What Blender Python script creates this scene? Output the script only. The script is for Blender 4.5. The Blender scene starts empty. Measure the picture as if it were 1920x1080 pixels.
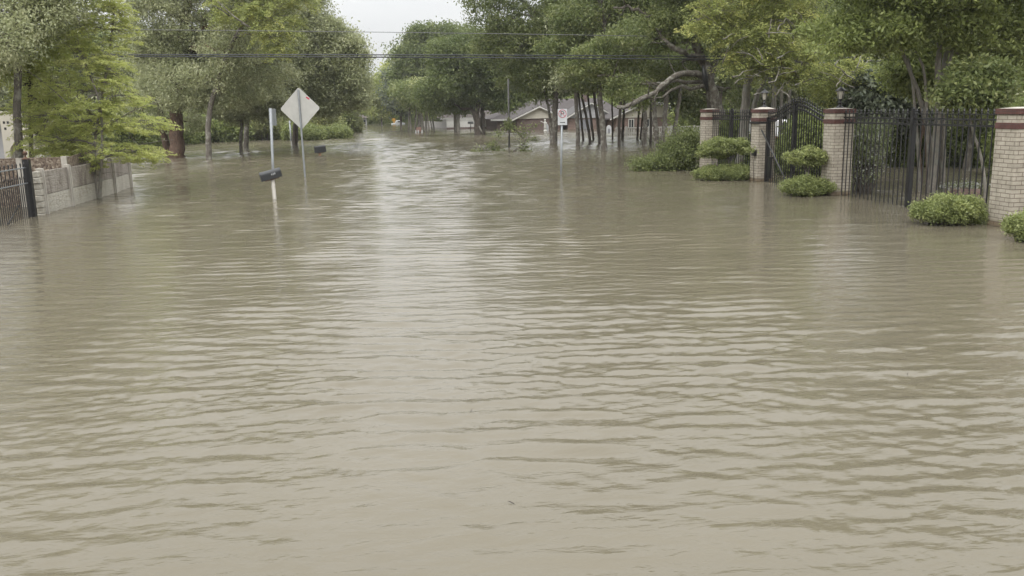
import bpy, math
import numpy as np
from mathutils import Matrix, Vector
R = math.radians
S = bpy.context.scene
COL = S.collection
rng = np.random.default_rng(7)

# ---------------------------------------------------------------- camera
F, H, PITCH, ROLL = 1650.0, 2.0, R(11.58), R(1.1)
YAW = math.atan(0.1500)
cd = bpy.data.cameras.new('camera'); cam = bpy.data.objects.new('camera', cd); COL.objects.link(cam)
cd.sensor_width = 36.0; cd.lens = 36.0 * F / 1920.0; cd.clip_start = 0.05; cd.clip_end = 3000
CM = Matrix.Rotation(-YAW, 4, 'Z') @ Matrix.Rotation(R(90) - PITCH, 4, 'X') @ Matrix.Rotation(-ROLL, 4, 'Z')
cam.matrix_world = Matrix.Translation((0, 0, H)) @ CM
S.camera = cam
M3 = np.array(CM.to_3x3())

def ray(px, py):
    return M3 @ np.array([(px - 960) / F, -(py - 540) / F, -1.0])

def P(px, py, Y):                      # the point seen at a photo pixel, at street distance Y
    d = ray(px, py); return np.array([0, 0, H]) + d * (Y / d[1])

def W(px, py, z=0.0):                  # the point seen at a photo pixel, at height z
    d = ray(px, py); return np.array([0, 0, H]) + d * ((z - H) / d[2])

def mpp(Y): return Y / F * 1.02        # metres per photo pixel

# ---------------------------------------------------------------- object helpers
def tag(o, label=None, cat=None, group=None, kind=None):
    if label: o['label'] = label
    if cat: o['category'] = cat
    if group: o['group'] = group
    if kind: o['kind'] = kind
    return o

def thing(name, loc, label, cat, group=None):
    o = bpy.data.objects.new(name, None); COL.objects.link(o); o.location = tuple(loc); o.empty_display_size = .2
    return tag(o, label, cat, group)

def origin(o):
    v = np.zeros(3)
    while o is not None:
        v = v + np.array(o.location); o = o.parent
    return v

class MB:
    def __init__(s): s.v = []; s.f = []; s.n = 0; s.mi = []; s.sm = []
    def add(s, vs, fs, m=0, smooth=False):
        for p in vs: s.v.append((float(p[0]), float(p[1]), float(p[2])))
        for f in fs: s.f.append([i + s.n for i in f]); s.mi.append(m); s.sm.append(smooth)
        s.n += len(vs)
    def box(s, x0, x1, y0, y1, z0, z1, m=0):
        s.add([(x0,y0,z0),(x1,y0,z0),(x1,y1,z0),(x0,y1,z0),(x0,y0,z1),(x1,y0,z1),(x1,y1,z1),(x0,y1,z1)],
              [(0,3,2,1),(4,5,6,7),(0,1,5,4),(1,2,6,5),(2,3,7,6),(3,0,4,7)], m)
    def obox(s, c, sz, rot=0.0, m=0, tilt=None):      # centre, size, rotation about z
        hx, hy, hz = np.array(sz) / 2; ca, sa = math.cos(rot), math.sin(rot)
        vs = []
        for dz in (-hz, hz):
            for dx, dy in ((-hx,-hy),(hx,-hy),(hx,hy),(-hx,hy)):
                v = np.array([dx, dy, dz])
                if tilt is not None: v = tilt @ v
                vs.append((c[0] + ca*v[0] - sa*v[1], c[1] + sa*v[0] + ca*v[1], c[2] + v[2]))
        s.add(vs, [(0,3,2,1),(4,5,6,7),(0,1,5,4),(1,2,6,5),(2,3,7,6),(3,0,4,7)], m)
    def tube(s, pts, rad, n=8, m=0, cap=True, smooth=True):
        pts = np.asarray(pts, float); k = len(pts)
        rad = np.full(k, rad) if np.isscalar(rad) else np.asarray(rad, float)
        t = np.gradient(pts, axis=0); t /= np.linalg.norm(t, axis=1)[:, None] + 1e-9
        up = np.array([0, 0, 1.]) if abs(t[0][2]) < .9 else np.array([0, 1., 0])
        a = np.cross(t[0], up); a /= np.linalg.norm(a)
        vs = []; ang = np.arange(n) * 2 * np.pi / n
        for i in range(k):
            a = a - t[i] * a.dot(t[i]); a /= np.linalg.norm(a) + 1e-9
            b = np.cross(t[i], a)
            vs.extend(pts[i] + rad[i] * (np.cos(ang)[:, None] * a + np.sin(ang)[:, None] * b))
        fs = []
        for i in range(k - 1):
            for j in range(n):
                q = (j + 1) % n
                fs.append((i*n + j, i*n + q, (i+1)*n + q, (i+1)*n + j))
        if cap: fs.append(tuple(range(n))[::-1]); fs.append(tuple((k-1)*n + j for j in range(n)))
        s.add(vs, fs, m, smooth)
    def lathe(s, c, prof, n=16, m=0, smooth=True):    # prof: (radius, z)
        vs = []; fs = []
        for r, z in prof:
            for j in range(n):
                a = 2*math.pi*j/n; vs.append((c[0] + r*math.cos(a), c[1] + r*math.sin(a), c[2] + z))
        for i in range(len(prof) - 1):
            for j in range(n):
                q = (j+1) % n; fs.append((i*n+j, i*n+q, (i+1)*n+q, (i+1)*n+j))
        fs.append(tuple(range(n))[::-1]); fs.append(tuple((len(prof)-1)*n + j for j in range(n)))
        s.add(vs, fs, m, smooth)
    def ball(s, c, r, m=0, n=10):
        pr = [(max(.001, r*math.sin(math.pi*i/n)), -r*math.cos(math.pi*i/n)) for i in range(n+1)]
        s.lathe(c, pr, 12, m)
    def prism(s, poly, axis, d0, d1, m=0):            # polygon in the plane normal to axis, from d0 to d1
        n = len(poly); vs = []
        for d in (d0, d1):
            for u, w in poly: vs.append((d, u, w) if axis == 'x' else ((u, d, w) if axis == 'y' else (u, w, d)))
        fs = [tuple(range(n))[::-1], tuple(range(n, 2*n))] + [(i, (i+1) % n, n + (i+1) % n, n + i) for i in range(n)]
        s.add(vs, fs, m)
    def build(s, name, mats, parent=None, bevel=0.0, fix=True):
        if not isinstance(mats, (list, tuple)): mats = [mats]
        me = bpy.data.meshes.new(name)
        o0 = origin(parent) if parent is not None else np.zeros(3)
        vs = np.array(s.v) - o0
        me.from_pydata([tuple(v) for v in vs], [], s.f)
        for m in mats: me.materials.append(m)
        me.polygons.foreach_set('material_index', s.mi); me.polygons.foreach_set('use_smooth', s.sm)
        me.update()
        if fix and len(s.f) < 60000:
            import bmesh
            bm = bmesh.new(); bm.from_mesh(me); bmesh.ops.recalc_face_normals(bm, faces=bm.faces); bm.to_mesh(me); bm.free()
        box_uv(me)
        o = bpy.data.objects.new(name, me); COL.objects.link(o)
        if parent is not None: o.parent = parent
        if bevel:
            b = o.modifiers.new('bevel', 'BEVEL'); b.width = bevel; b.segments = 2; b.limit_method = 'ANGLE'
        return o

def box_uv(me):                                       # metres along each face
    uv = me.uv_layers.new(name='uv')
    nl = len(me.loops)
    if nl == 0: return
    vi = np.empty(nl, np.int32); me.loops.foreach_get('vertex_index', vi)
    co = np.empty(len(me.vertices) * 3, np.float32); me.vertices.foreach_get('co', co); co = co.reshape(-1, 3)
    npoly = len(me.polygons)
    no = np.empty(npoly * 3, np.float32); me.polygons.foreach_get('normal', no); no = np.abs(no.reshape(-1, 3))
    lt = np.empty(npoly, np.int32); me.polygons.foreach_get('loop_total', lt)
    ax = np.repeat(np.argmax(no, axis=1), lt); c = co[vi]
    u = np.where(ax == 0, c[:, 1], c[:, 0]); w = np.where(ax == 2, c[:, 1], c[:, 2])
    uv.data.foreach_set('uv', np.stack([u, w], 1).astype(np.float32).ravel())

# ---------------------------------------------------------------- materials
def mat(name):
    m = bpy.data.materials.new(name); m.use_nodes = True
    nt = m.node_tree; b = nt.nodes['Principled BSDF']; return m, nt, b

def N(nt, typ, **kw):
    n = nt.nodes.new(typ)
    for k, v in kw.items():
        if k in n.inputs: n.inputs[k].default_value = v
        else: setattr(n, k, v)
    return n

def c4(c): return (c[0], c[1], c[2], 1)

def ramp(nt, fac, stops):
    r = nt.nodes.new('ShaderNodeValToRGB'); e = r.color_ramp.elements
    while len(e) < len(stops): e.new(0.5)
    for i, (p, c) in enumerate(stops): e[i].position = p; e[i].color = c4(c)
    nt.links.new(fac, r.inputs[0]); return r.outputs[0]

def paint(name, c1, c2=None, scale=6, rough=.6, metal=0, bump=.0, stretch=(1,1,1), spec=.5, detail=6, bscale=None):
    m, nt, b = mat(name); c2 = c2 or tuple(x * .75 for x in c1)
    tc = N(nt, 'ShaderNodeTexCoord'); mp = N(nt, 'ShaderNodeMapping'); mp.inputs['Scale'].default_value = stretch
    nt.links.new(tc.outputs['Object'], mp.inputs[0])
    nz = N(nt, 'ShaderNodeTexNoise', Scale=scale, Detail=detail, Roughness=.65); nt.links.new(mp.outputs[0], nz.inputs['Vector'])
    nt.links.new(ramp(nt, nz.outputs[0], [(.35, c2), (.62, c1)]), b.inputs['Base Color'])
    b.inputs['Roughness'].default_value = rough; b.inputs['Metallic'].default_value = metal; b.inputs['Specular IOR Level'].default_value = spec
    if bump:
        nb = N(nt, 'ShaderNodeTexNoise', Scale=bscale or scale * 3, Detail=8, Roughness=.7); nt.links.new(mp.outputs[0], nb.inputs['Vector'])
        bp = N(nt, 'ShaderNodeBump', Strength=1.0, Distance=bump); nt.links.new(nb.outputs[0], bp.inputs['Height']); nt.links.new(bp.outputs[0], b.inputs['Normal'])
    return m

def bark(name, c1, c2, lich=None):
    m, nt, b = mat(name)
    tc = N(nt, 'ShaderNodeTexCoord'); mp = N(nt, 'ShaderNodeMapping'); mp.inputs['Scale'].default_value = (9, 9, 2.2)
    nt.links.new(tc.outputs['Object'], mp.inputs[0])
    nz = N(nt, 'ShaderNodeTexNoise', Scale=2.2, Detail=8, Roughness=.7, Distortion=.6); nt.links.new(mp.outputs[0], nz.inputs['Vector'])
    col = ramp(nt, nz.outputs[0], [(.36, c2), (.62, c1)])
    if lich:
        n2 = N(nt, 'ShaderNodeTexNoise', Scale=5.0, Detail=5, Roughness=.6); nt.links.new(tc.outputs['Object'], n2.inputs['Vector'])
        r2 = ramp(nt, n2.outputs[0], [(.5, (0,0,0)), (.62, (1,1,1))])
        mx = N(nt, 'ShaderNodeMix', data_type='RGBA'); nt.links.new(r2, mx.inputs[0]); nt.links.new(col, mx.inputs[6]); mx.inputs[7].default_value = c4(lich); col = mx.outputs[2]
    nt.links.new(col, b.inputs['Base Color']); b.inputs['Roughness'].default_value = .9; b.inputs['Specular IOR Level'].default_value = .2
    bp = N(nt, 'ShaderNodeBump', Strength=1.0, Distance=.05); nt.links.new(nz.outputs[0], bp.inputs['Height']); nt.links.new(bp.outputs[0], b.inputs['Normal'])
    return m

GAIN = {'leaf_oak': 4.3, 'leaf_cypress': 3.1, 'leaf_deep_green': 2.9, 'leaf_hedge': 2.05, 'leaf_oak_green': 2.0, 'leaf_yellow': 2.6, 'leaf_far': 2.5}
def leafm(name, a, b_, c, rough=.45, trans=.35, spec=.45):
    g = GAIN.get(name, 1.9); a, b_, c = [tuple(min(v * g * k, .62) for v, k in zip(q, (1.0, 1.0, .96) if name in ('leaf_yellow', 'leaf_cypress') else (1.08, .99, .93))) for q in (a, b_, c)]; trans += .1
    m, nt, b = mat(name)
    at = N(nt, 'ShaderNodeAttribute', attribute_name='tone')
    col = ramp(nt, at.outputs['Fac'], [(0.0, a), (.5, b_), (1.0, c)])
    nt.links.new(col, b.inputs['Base Color']); b.inputs['Roughness'].default_value = rough; b.inputs['Specular IOR Level'].default_value = spec
    tr = N(nt, 'ShaderNodeBsdfTranslucent'); nt.links.new(col, tr.inputs[0])
    mx = N(nt, 'ShaderNodeMixShader', Fac=trans); nt.links.new(b.outputs[0], mx.inputs[1]); nt.links.new(tr.outputs[0], mx.inputs[2])
    nt.links.new(mx.outputs[0], nt.nodes['Material Output'].inputs[0]); return m

def brickm(name, c1, c2, mortar, bw=.2, bh=.067, ms=.006, rough=.85, bump=.004, off=.5, stain=None):
    m, nt, b = mat(name)
    uv = N(nt, 'ShaderNodeUVMap', uv_map='uv')
    bt = N(nt, 'ShaderNodeTexBrick', Scale=1.0); bt.offset = off
    bt.inputs['Color1'].default_value = c4(c1); bt.inputs['Color2'].default_value = c4(c2); bt.inputs['Mortar'].default_value = c4(mortar)
    bt.inputs['Mortar Size'].default_value = ms; bt.inputs['Mortar Smooth'].default_value = .3; bt.inputs['Brick Width'].default_value = bw; bt.inputs['Row Height'].default_value = bh
    bt.inputs['Bias'].default_value = 0
    nt.links.new(uv.outputs[0], bt.inputs['Vector'])
    tc = N(nt, 'ShaderNodeTexCoord'); nz = N(nt, 'ShaderNodeTexNoise', Scale=7.0, Detail=8, Roughness=.7); nt.links.new(tc.outputs['Object'], nz.inputs['Vector'])
    r = ramp(nt, nz.outputs[0], [(.3, (.66,.64,.6)), (.7, (1.08,1.06,1.04))])
    mx = N(nt, 'ShaderNodeMix', data_type='RGBA', blend_type='MULTIPLY'); mx.inputs[0].default_value = 1
    nt.links.new(bt.outputs[0], mx.inputs[6]); nt.links.new(r, mx.inputs[7]); col = mx.outputs[2]
    if stain:                                          # the wet band left just above the flood line
        sp = N(nt, 'ShaderNodeSeparateXYZ'); nt.links.new(tc.outputs['Object'], sp.inputs[0])
        ad = N(nt, 'ShaderNodeMath', operation='MULTIPLY_ADD'); nt.links.new(nz.outputs[0], ad.inputs[0]); ad.inputs[1].default_value = -.12; nt.links.new(sp.outputs[2], ad.inputs[2])
        mr = N(nt, 'ShaderNodeMapRange'); nt.links.new(ad.outputs[0], mr.inputs[0]); mr.inputs[1].default_value = -.01; mr.inputs[2].default_value = .06; mr.inputs[3].default_value = 1; mr.inputs[4].default_value = 0
        m2 = N(nt, 'ShaderNodeMix', data_type='RGBA', blend_type='MULTIPLY'); nt.links.new(mr.outputs[0], m2.inputs[0]); nt.links.new(col, m2.inputs[6]); m2.inputs[7].default_value = c4(stain); col = m2.outputs[2]
    nt.links.new(col, b.inputs['Base Color']); b.inputs['Roughness'].default_value = rough; b.inputs['Specular IOR Level'].default_value = .3
    iv = N(nt, 'ShaderNodeMath', operation='SUBTRACT'); iv.inputs[0].default_value = 1; nt.links.new(bt.outputs['Fac'], iv.inputs[1])
    ad2 = N(nt, 'ShaderNodeMath', operation='MULTIPLY_ADD'); nt.links.new(nz.outputs[0], ad2.inputs[0]); ad2.inputs[1].default_value = .5; nt.links.new(iv.outputs[0], ad2.inputs[2])
    bp = N(nt, 'ShaderNodeBump', Strength=1.0, Distance=bump); nt.links.new(ad2.outputs[0], bp.inputs['Height']); nt.links.new(bp.outputs[0], b.inputs['Normal'])
    return m

M_ = {}
M_['cream'] = brickm('cream_brick', (.42,.39,.33), (.35,.325,.275), (.17,.135,.11), stain=(.5,.43,.35))
M_['redcap'] = brickm('red_brick', (.115,.055,.048), (.095,.045,.04), (.085,.06,.055), bw=.09, bh=.2, ms=.004, off=0)
M_['housebrick'] = brickm('house_brick', (.26,.18,.16), (.22,.155,.135), (.28,.24,.21))
M_['darkbrick'] = brickm('dark_house_brick', (.14,.10,.095), (.12,.088,.082), (.26,.20,.18))
M_['iron'] = paint('black_iron', (.012,.0115,.012), (.008,.0075,.0075), scale=14, rough=.42, spec=.5)
M_['galv'] = paint('galvanised_steel', (.30,.315,.325), (.22,.235,.245), scale=20, rough=.5, metal=.3, stretch=(1,1,.3))
M_['plate'] = paint('sign_back', (.46,.455,.43), (.41,.405,.38), scale=5, rough=.6, metal=.1)
M_['white'] = paint('white_paint', (.55,.54,.51), (.45,.44,.41), scale=8, rough=.5)
M_['signwhite'] = paint('sign_white', (.50,.51,.52), (.45,.46,.47), scale=8, rough=.4)
M_['red'] = paint('sign_red', (.45,.03,.07), (.40,.03,.06), rough=.5)
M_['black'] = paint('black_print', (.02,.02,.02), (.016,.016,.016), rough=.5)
M_['mailbox'] = paint('mailbox_black', (.018,.020,.022), (.012,.0125,.014), scale=12, rough=.38, spec=.6)
M_['rust'] = paint('rust', (.12,.06,.035), (.05,.035,.025), scale=30, rough=.85)
M_['pvc'] = paint('white_post', (.42,.40,.36), (.30,.28,.235), scale=5, rough=.5, stretch=(1,1,.25))
M_['wood'] = paint('wet_wood', (.28,.17,.10), (.18,.11,.065), scale=6, rough=.8, stretch=(4,4,.5))
M_['greywood'] = paint('grey_wood', (.36,.34,.32), (.25,.235,.22), scale=3, rough=.85, stretch=(5,5,.4))
M_['conc'] = paint('concrete', (.47,.44,.385), (.28,.255,.22), scale=5, rough=.9, bump=.01, stretch=(1,1,.4))
M_['stucco'] = paint('cream_stucco', (.48,.45,.38), (.42,.39,.33), scale=2, rough=.85, bump=.004)
M_['greystucco'] = paint('grey_render', (.40,.40,.41), (.34,.34,.35), scale=2, rough=.85)
M_['shingle'] = paint('roof_shingle', (.072,.062,.060), (.052,.045,.043), scale=2.5, rough=.95, stretch=(1,1,4), bump=.02)
M_['shinglegrey'] = paint('grey_roof_shingle', (.095,.090,.088), (.070,.066,.064), scale=2.5, rough=.95, stretch=(1,1,4), bump=.02)
M_['shinglered'] = paint('brown_roof', (.09,.075,.066), (.065,.055,.048), scale=2.5, rough=.95, bump=.02)
M_['glass'] = paint('window_glass', (.03,.035,.04), (.02,.024,.028), rough=.08, spec=.8)
M_['frost'] = paint('lantern_glass', (.42,.40,.34), (.34,.32,.28), rough=.2, spec=.6)
M_['orange'] = paint('orange_plastic', (.46,.25,.03), (.40,.21,.03), rough=.5)
M_['barr'] = paint('barricade_board', (.21,.12,.09), (.16,.09,.07), rough=.6)
M_['door'] = paint('grey_door', (.22,.22,.24), (.18,.18,.20), rough=.7)
M_['carwhite'] = paint('car_paint_white', (.72,.73,.74), (.68,.69,.70), rough=.2, spec=.6)
M_['cable'] = paint('cable', (.03,.032,.04), (.02,.022,.028), rough=.5)
M_['cablegrey'] = paint('bare_cable', (.14,.14,.145), (.11,.11,.115), rough=.5)
M_['darkpole'] = paint('weathered_pole', (.085,.082,.078), (.06,.058,.055), scale=6, rough=.8, stretch=(3,3,.4))
M_['soil'] = paint('garden_rubble', (.30,.24,.20), (.16,.12,.10), scale=9, rough=.95, bump=.05)

M_['bark_grey'] = bark('bark_grey', (.19,.17,.145), (.085,.074,.062), (.28,.27,.235))
M_['bark_dark'] = bark('bark_dark', (.15,.128,.106), (.06,.05,.042))
M_['bark_red'] = bark('bark_red', (.17,.115,.085), (.07,.045,.034))
M_['bark_pale'] = bark('bark_pale', (.30,.275,.24), (.16,.145,.125), (.24,.24,.205))
M_['bark_twig'] = bark('bark_twig', (.14,.12,.10), (.07,.06,.05))

M_['leaf_oak'] = leafm('leaf_oak', (.050,.062,.033), (.085,.098,.058), (.14,.15,.098), rough=.42, spec=.6)
M_['leaf_oakgreen'] = leafm('leaf_oak_green', (.048,.070,.024), (.086,.112,.042), (.15,.17,.075), rough=.5)
M_['leaf_cypress'] = leafm('leaf_cypress', (.102,.118,.044), (.172,.184,.066), (.28,.268,.10), rough=.6, trans=.42, spec=.25)
M_['leaf_yellow'] = leafm('leaf_yellow', (.095,.112,.042), (.15,.163,.062), (.235,.225,.085), rough=.6, trans=.42, spec=.25)
M_['leaf_deep'] = leafm('leaf_deep_green', (.048,.066,.022), (.083,.106,.036), (.13,.155,.06), rough=.5, trans=.38)
M_['leaf_hedge'] = leafm('leaf_hedge', (.060,.080,.030), (.115,.145,.056), (.18,.21,.088), rough=.5)
M_['leaf_blue'] = leafm('leaf_blue_green', (.045,.062,.045), (.075,.095,.066), (.12,.14,.10), rough=.5)
M_['leaf_flower'] = leafm('leaf_flowering', (.055,.08,.03), (.10,.13,.05), (.52,.50,.42), rough=.5)
M_['leaf_far'] = leafm('leaf_far', (.075,.095,.045), (.125,.145,.068), (.19,.20,.10), rough=.6)

# ---------------------------------------------------------------- leaves and trees
def leaf_obj(name, centers, dirs, L, Wd, tone, material, parent, rg, upbias=.55):
    n = len(centers)
    d = dirs / (np.linalg.norm(dirs, axis=1)[:, None] + 1e-9)
    nr = rg.normal(size=(n, 3)); nr[:, 2] += upbias * 2
    side = np.cross(d, nr); side /= np.linalg.norm(side, axis=1)[:, None] + 1e-9
    sc = rg.uniform(.65, 1.25, n)[:, None]
    l = L * sc; w = Wd * sc
    up = np.cross(side, d)
    V = np.empty((n, 4, 3), np.float32)
    V[:, 0] = centers - d * l * .5
    V[:, 1] = centers + side * w * .5 - d * l * .08 + up * w * .12
    V[:, 2] = centers + d * l * .5 - up * l * .10
    V[:, 3] = centers - side * w * .5 - d * l * .08 + up * w * .12
    V -= origin(parent).astype(np.float32)
    me = bpy.data.meshes.new(name)
    me.vertices.add(n * 4); me.vertices.foreach_set('co', V.ravel())
    me.loops.add(n * 4); me.loops.foreach_set('vertex_index', np.arange(n * 4, dtype=np.int32))
    me.polygons.add(n); me.polygons.foreach_set('loop_start', np.arange(n, dtype=np.int32) * 4); me.polygons.foreach_set('loop_total', np.full(n, 4, np.int32))
    at = me.attributes.new('tone', 'FLOAT', 'POINT'); at.data.foreach_set('value', np.repeat(np.clip(tone, 0, 1), 4).astype(np.float32))
    me.materials.append(material); me.update(calc_edges=True)
    o = bpy.data.objects.new(name, me); COL.objects.link(o); o.parent = parent
    return o

def sample_lobes(lobes, n, rg, shell=.7, zmin=None):
    L = np.array([l[:6] for l in lobes], float)
    wt = (L[:, 3] * L[:, 4] * L[:, 5]) ** .72; wt /= wt.sum()
    k = rg.choice(len(L), n, p=wt)
    u = rg.normal(size=(n, 3)); u /= np.linalg.norm(u, axis=1)[:, None]
    r = np.where(rg.random(n) < shell, 1 - np.abs(rg.normal(0, .16, n)), rg.random(n) ** .5)
    ph = k * 1.7
    r = r * (1 + .16 * np.sin(4.1 * u[:, 0] + ph) * np.sin(3.7 * u[:, 1] + 2 * ph) + .12 * np.sin(6.3 * u[:, 2] + 5 * u[:, 0] + ph))
    c = L[k, :3] + u * L[k, 3:6] * r[:, None]
    if zmin is not None: c[:, 2] = np.maximum(c[:, 2], zmin + rg.random(n) * .25)
    return c, u, k

def crown_mesh(name, lobes, nc, per, rc, L, Wd, material, parent, seed, shell=.7, spray=0.0, droop=.15, zmin=None, tone_mid=.45, flat=.6, axis=None):
    rg = np.random.default_rng(seed)
    c, u, k = sample_lobes(lobes, nc, rg, shell, zmin)
    ctone = tone_mid + rg.normal(0, .16, nc)
    idx = np.repeat(np.arange(nc), per); n = len(idx)
    if spray:
        ax = u * [1, 1, .25]
        if axis is not None: ax = (c - np.array([axis[0], axis[1], 0])) * [1, 1, 0]; ax /= np.linalg.norm(ax, axis=1)[:, None] + 1e-6; ax += rg.normal(0, .35, ax.shape) * [1, 1, .3]; ax[:, 2] += .12 + rg.normal(0, spray * .5, nc)
        ax[:, 2] -= droop * rg.random(nc); ax /= np.linalg.norm(ax, axis=1)[:, None]
        t = rg.uniform(-.5, .5, n) * spray
        wid = rc * (1 - np.abs(t / spray)) * 1.1
        pos = c[idx] + ax[idx] * t[:, None] + rg.normal(0, 1, (n, 3)) * wid[:, None] * [1, 1, .35]
        pos[:, 2] -= (t / spray + .5) ** 2 * spray * droop
        side = np.cross(ax[idx], [0, 0, 1]) * np.where(rg.random(n) < .5, 1, -1)[:, None]
        d = side + ax[idx] * .8 + rg.normal(0, .3, (n, 3)); d[:, 2] -= .15
    else:
        pos = c[idx] + rg.normal(0, rc, (n, 3)) * [1, 1, flat]
        d = rg.normal(0, 1, (n, 3)) + u[idx] * .6; d[:, 2] -= droop
    if zmin is not None:
        pos[:, 2] = np.where(pos[:, 2] < zmin, zmin + rg.random(n) * .05, pos[:, 2])
    tone = ctone[idx] + rg.normal(0, .14, n)
    o = leaf_obj(name, pos, d, L, Wd, tone, material, parent, rg)
    return o, c, k

def curve_pts(a, b, n=7, lift=.2, rg=None, wob=.0):
    a = np.array(a, float); b = np.array(b, float); t = np.linspace(0, 1, n)[:, None]
    m = (a + b) / 2; ln = np.linalg.norm(b - a); m = m + np.array([0, 0, lift * ln])
    p = (1-t)**2 * a + 2*(1-t)*t * m + t**2 * b
    if rg is not None and wob: p[1:-1] += rg.normal(0, wob * ln, (n-2, 3))
    return p

def tree(name, label, trunks, lobes, leaf, barkm, seed, nc=600, per=60, rc=.22, L=.10, Wd=.05, group=None, cat='tree',
         twigs=120, limb_r=.45, shell=.7, spray=0, droop=.15, zmin=None, tone_mid=.45, tn=9, flat=.6, bare=(), limb_lift=.08, base=None, axis=None, rag=4):
    """trunks: list of (points, radii)"""
    rg = np.random.default_rng(seed)
    b = trunks[0][0][0] if base is None else base
    t = thing(name, (b[0], b[1], 0), label, cat, group)
    mb = MB(); samples = []
    big = lobes; lobes = list(lobes)
    for l in big:                                      # small side clumps break the outline
        for _ in range(rag):
            u = rg.normal(size=3); u /= np.linalg.norm(u); q = rg.uniform(.22, .42)
            lobes.append((l[0]+u[0]*l[3]*.95, l[1]+u[1]*l[4]*.95, l[2]+u[2]*l[5]*.95, l[3]*q, l[4]*q, l[5]*q))
    for pts, rad in trunks:
        pts = np.array(pts, float); rad = np.array(rad, float)
        m = max(6, len(pts) * 4); s = np.linspace(0, len(pts) - 1, m); i0 = np.minimum(s.astype(int), len(pts) - 2); f = (s - i0)[:, None]
        # smooth the path and give it a slight wander
        pp = pts[i0] * (1 - f) + pts[i0 + 1] * f; rr = rad[i0] * (1 - f[:, 0]) + rad[i0 + 1] * f[:, 0]
        for _ in range(2): pp[1:-1] = (pp[:-2] + 2 * pp[1:-1] + pp[2:]) / 4
        pp[1:-1] += rg.normal(0, 1, (m - 2, 3)) * rr[1:-1, None] * .10
        rr = rr * (1 + rg.normal(0, .03, m))
        low = np.exp(-np.maximum(pp[:, 2] - pts[0][2], 0) / .35); rr = rr * (1 + .18 * low)
        mb.tube(pp, rr, tn); samples += [(p, r) for p, r in zip(pp[m // 3:], rr[m // 3:])]
    tops = samples[:]
    for lb in big:
        c = np.array(lb[:3]); best = None
        for p, r in tops:
            dz = c[2] - p[2]; dh = np.linalg.norm(c[:2] - p[:2]); cost = np.hypot(dz, dh) + (3 if dz < -.2 * dh else 0)
            if best is None or cost < best[0]: best = (cost, p, r)
        _, p, r = best; r0 = min(r * .75, limb_r * .35 + .02)
        cp = curve_pts(p, c, 8, limb_lift, rg, .03); rr = np.linspace(r0, max(.012, r0 * .22), 8)
        mb.tube(cp, rr, 6); samples += list(zip(cp[2:], rr[2:]))
    for pts, r0, r1 in bare:
        pts = np.array(pts, float)
        if r0 > .05 or r1 > .05:                        # thick broken limbs are knotty and carry stubs
            s_ = np.linspace(0, len(pts) - 1, 16); pts = np.array([[np.interp(v, range(len(pts)), pts[:, k]) for k in range(3)] for v in s_]); pts[1:-1] += rg.normal(0, .035, (14, 3))
            for q in range(9):
                j = rg.integers(2, 15); dd = rg.normal(0, .3, 3) + [0, 0, .25]; mb.tube(curve_pts(pts[j], pts[j] + dd * rg.uniform(.6, 1.5), 5, .1, rg, .04), np.linspace(.028, .006, 5), 5)
            rr_ = np.linspace(r0, r1, 16) * (1 + rg.normal(0, .09, 16)); mb.tube(pts, rr_, 9); continue
        mb.tube(pts, np.linspace(r0, r1, len(pts)), 6)
    cm, cc, kk = crown_mesh('crown', lobes, nc, per, rc, L, Wd, leaf, t, seed + 1, shell, spray, droop, zmin, tone_mid, flat, axis)
    sp = np.array([s[0] for s in samples])
    for i in rg.choice(len(cc), min(twigs, len(cc)), replace=False):
        dd = np.linalg.norm(sp - cc[i], axis=1); j = int(np.argmin(dd + rg.random(len(dd)) * .6))
        r0 = min(.022, samples[j][1] * .6); mb.tube(curve_pts(sp[j], cc[i], 5, .06, rg, .04), np.linspace(r0, .004, 5), 4, cap=False)
    mb.build('trunk', barkm, t, fix=False)
    return t

def lobe(px, py, Y, rx, ry, dy=None):                  # an ellipsoid of foliage whose outline spans rx, ry photo pixels
    c = P(px, py, Y); s = mpp(Y); return (c[0], c[1], c[2], rx * s, (dy if dy else rx * s * .9), ry * s)

def trunk_px(base, Y, pts, w0, w1):                    # trunk from its foot at the water through photo points
    s = mpp(Y); p0 = P(base[0], base[1], Y); p0[2] = min(p0[2], 0); low = p0.copy(); low[2] = -.5
    P_ = [low, p0] + [P(a, b, Y + (c if c else 0)) for a, b, c in pts]
    n = len(P_); rad = np.linspace(w0, w1, n) * s / 2; return (P_, list(rad))

def ydist(px, py): return W(px, py)[1]

HAZE = .0005
# ---------------------------------------------------------------- sky and light
w = bpy.data.worlds.new('World'); S.world = w; w.use_nodes = True
nt = w.node_tree; bg = nt.nodes['Background']
SUN_EL, SUN_AZ = R(52), R(215)                          # azimuth from +Y, clockwise
sky = N(nt, 'ShaderNodeTexSky'); sky.sky_type = 'NISHITA'; sky.sun_disc = False; sky.sun_elevation = SUN_EL; sky.sun_rotation = SUN_AZ
sky.dust_density = 4; sky.air_density = 1.5
hs = N(nt, 'ShaderNodeHueSaturation', Saturation=.12, Value=1.0); nt.links.new(sky.outputs[0], hs.inputs['Color'])
tc = N(nt, 'ShaderNodeTexCoord'); mp = N(nt, 'ShaderNodeMapping'); mp.inputs['Scale'].default_value = (1, 1, 2.5); nt.links.new(tc.outputs['Generated'], mp.inputs[0])
nz = N(nt, 'ShaderNodeTexNoise', Scale=2.4, Detail=6, Roughness=.55, Distortion=.3); nt.links.new(mp.outputs[0], nz.inputs['Vector'])
cl = ramp(nt, nz.outputs[0], [(.32, (7.6,7.8,7.95)), (.68, (9.4,9.4,9.4))])
mx = N(nt, 'ShaderNodeMix', data_type='RGBA'); mx.inputs[0].default_value = .85; nt.links.new(hs.outputs[0], mx.inputs[6]); nt.links.new(cl, mx.inputs[7])
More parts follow.
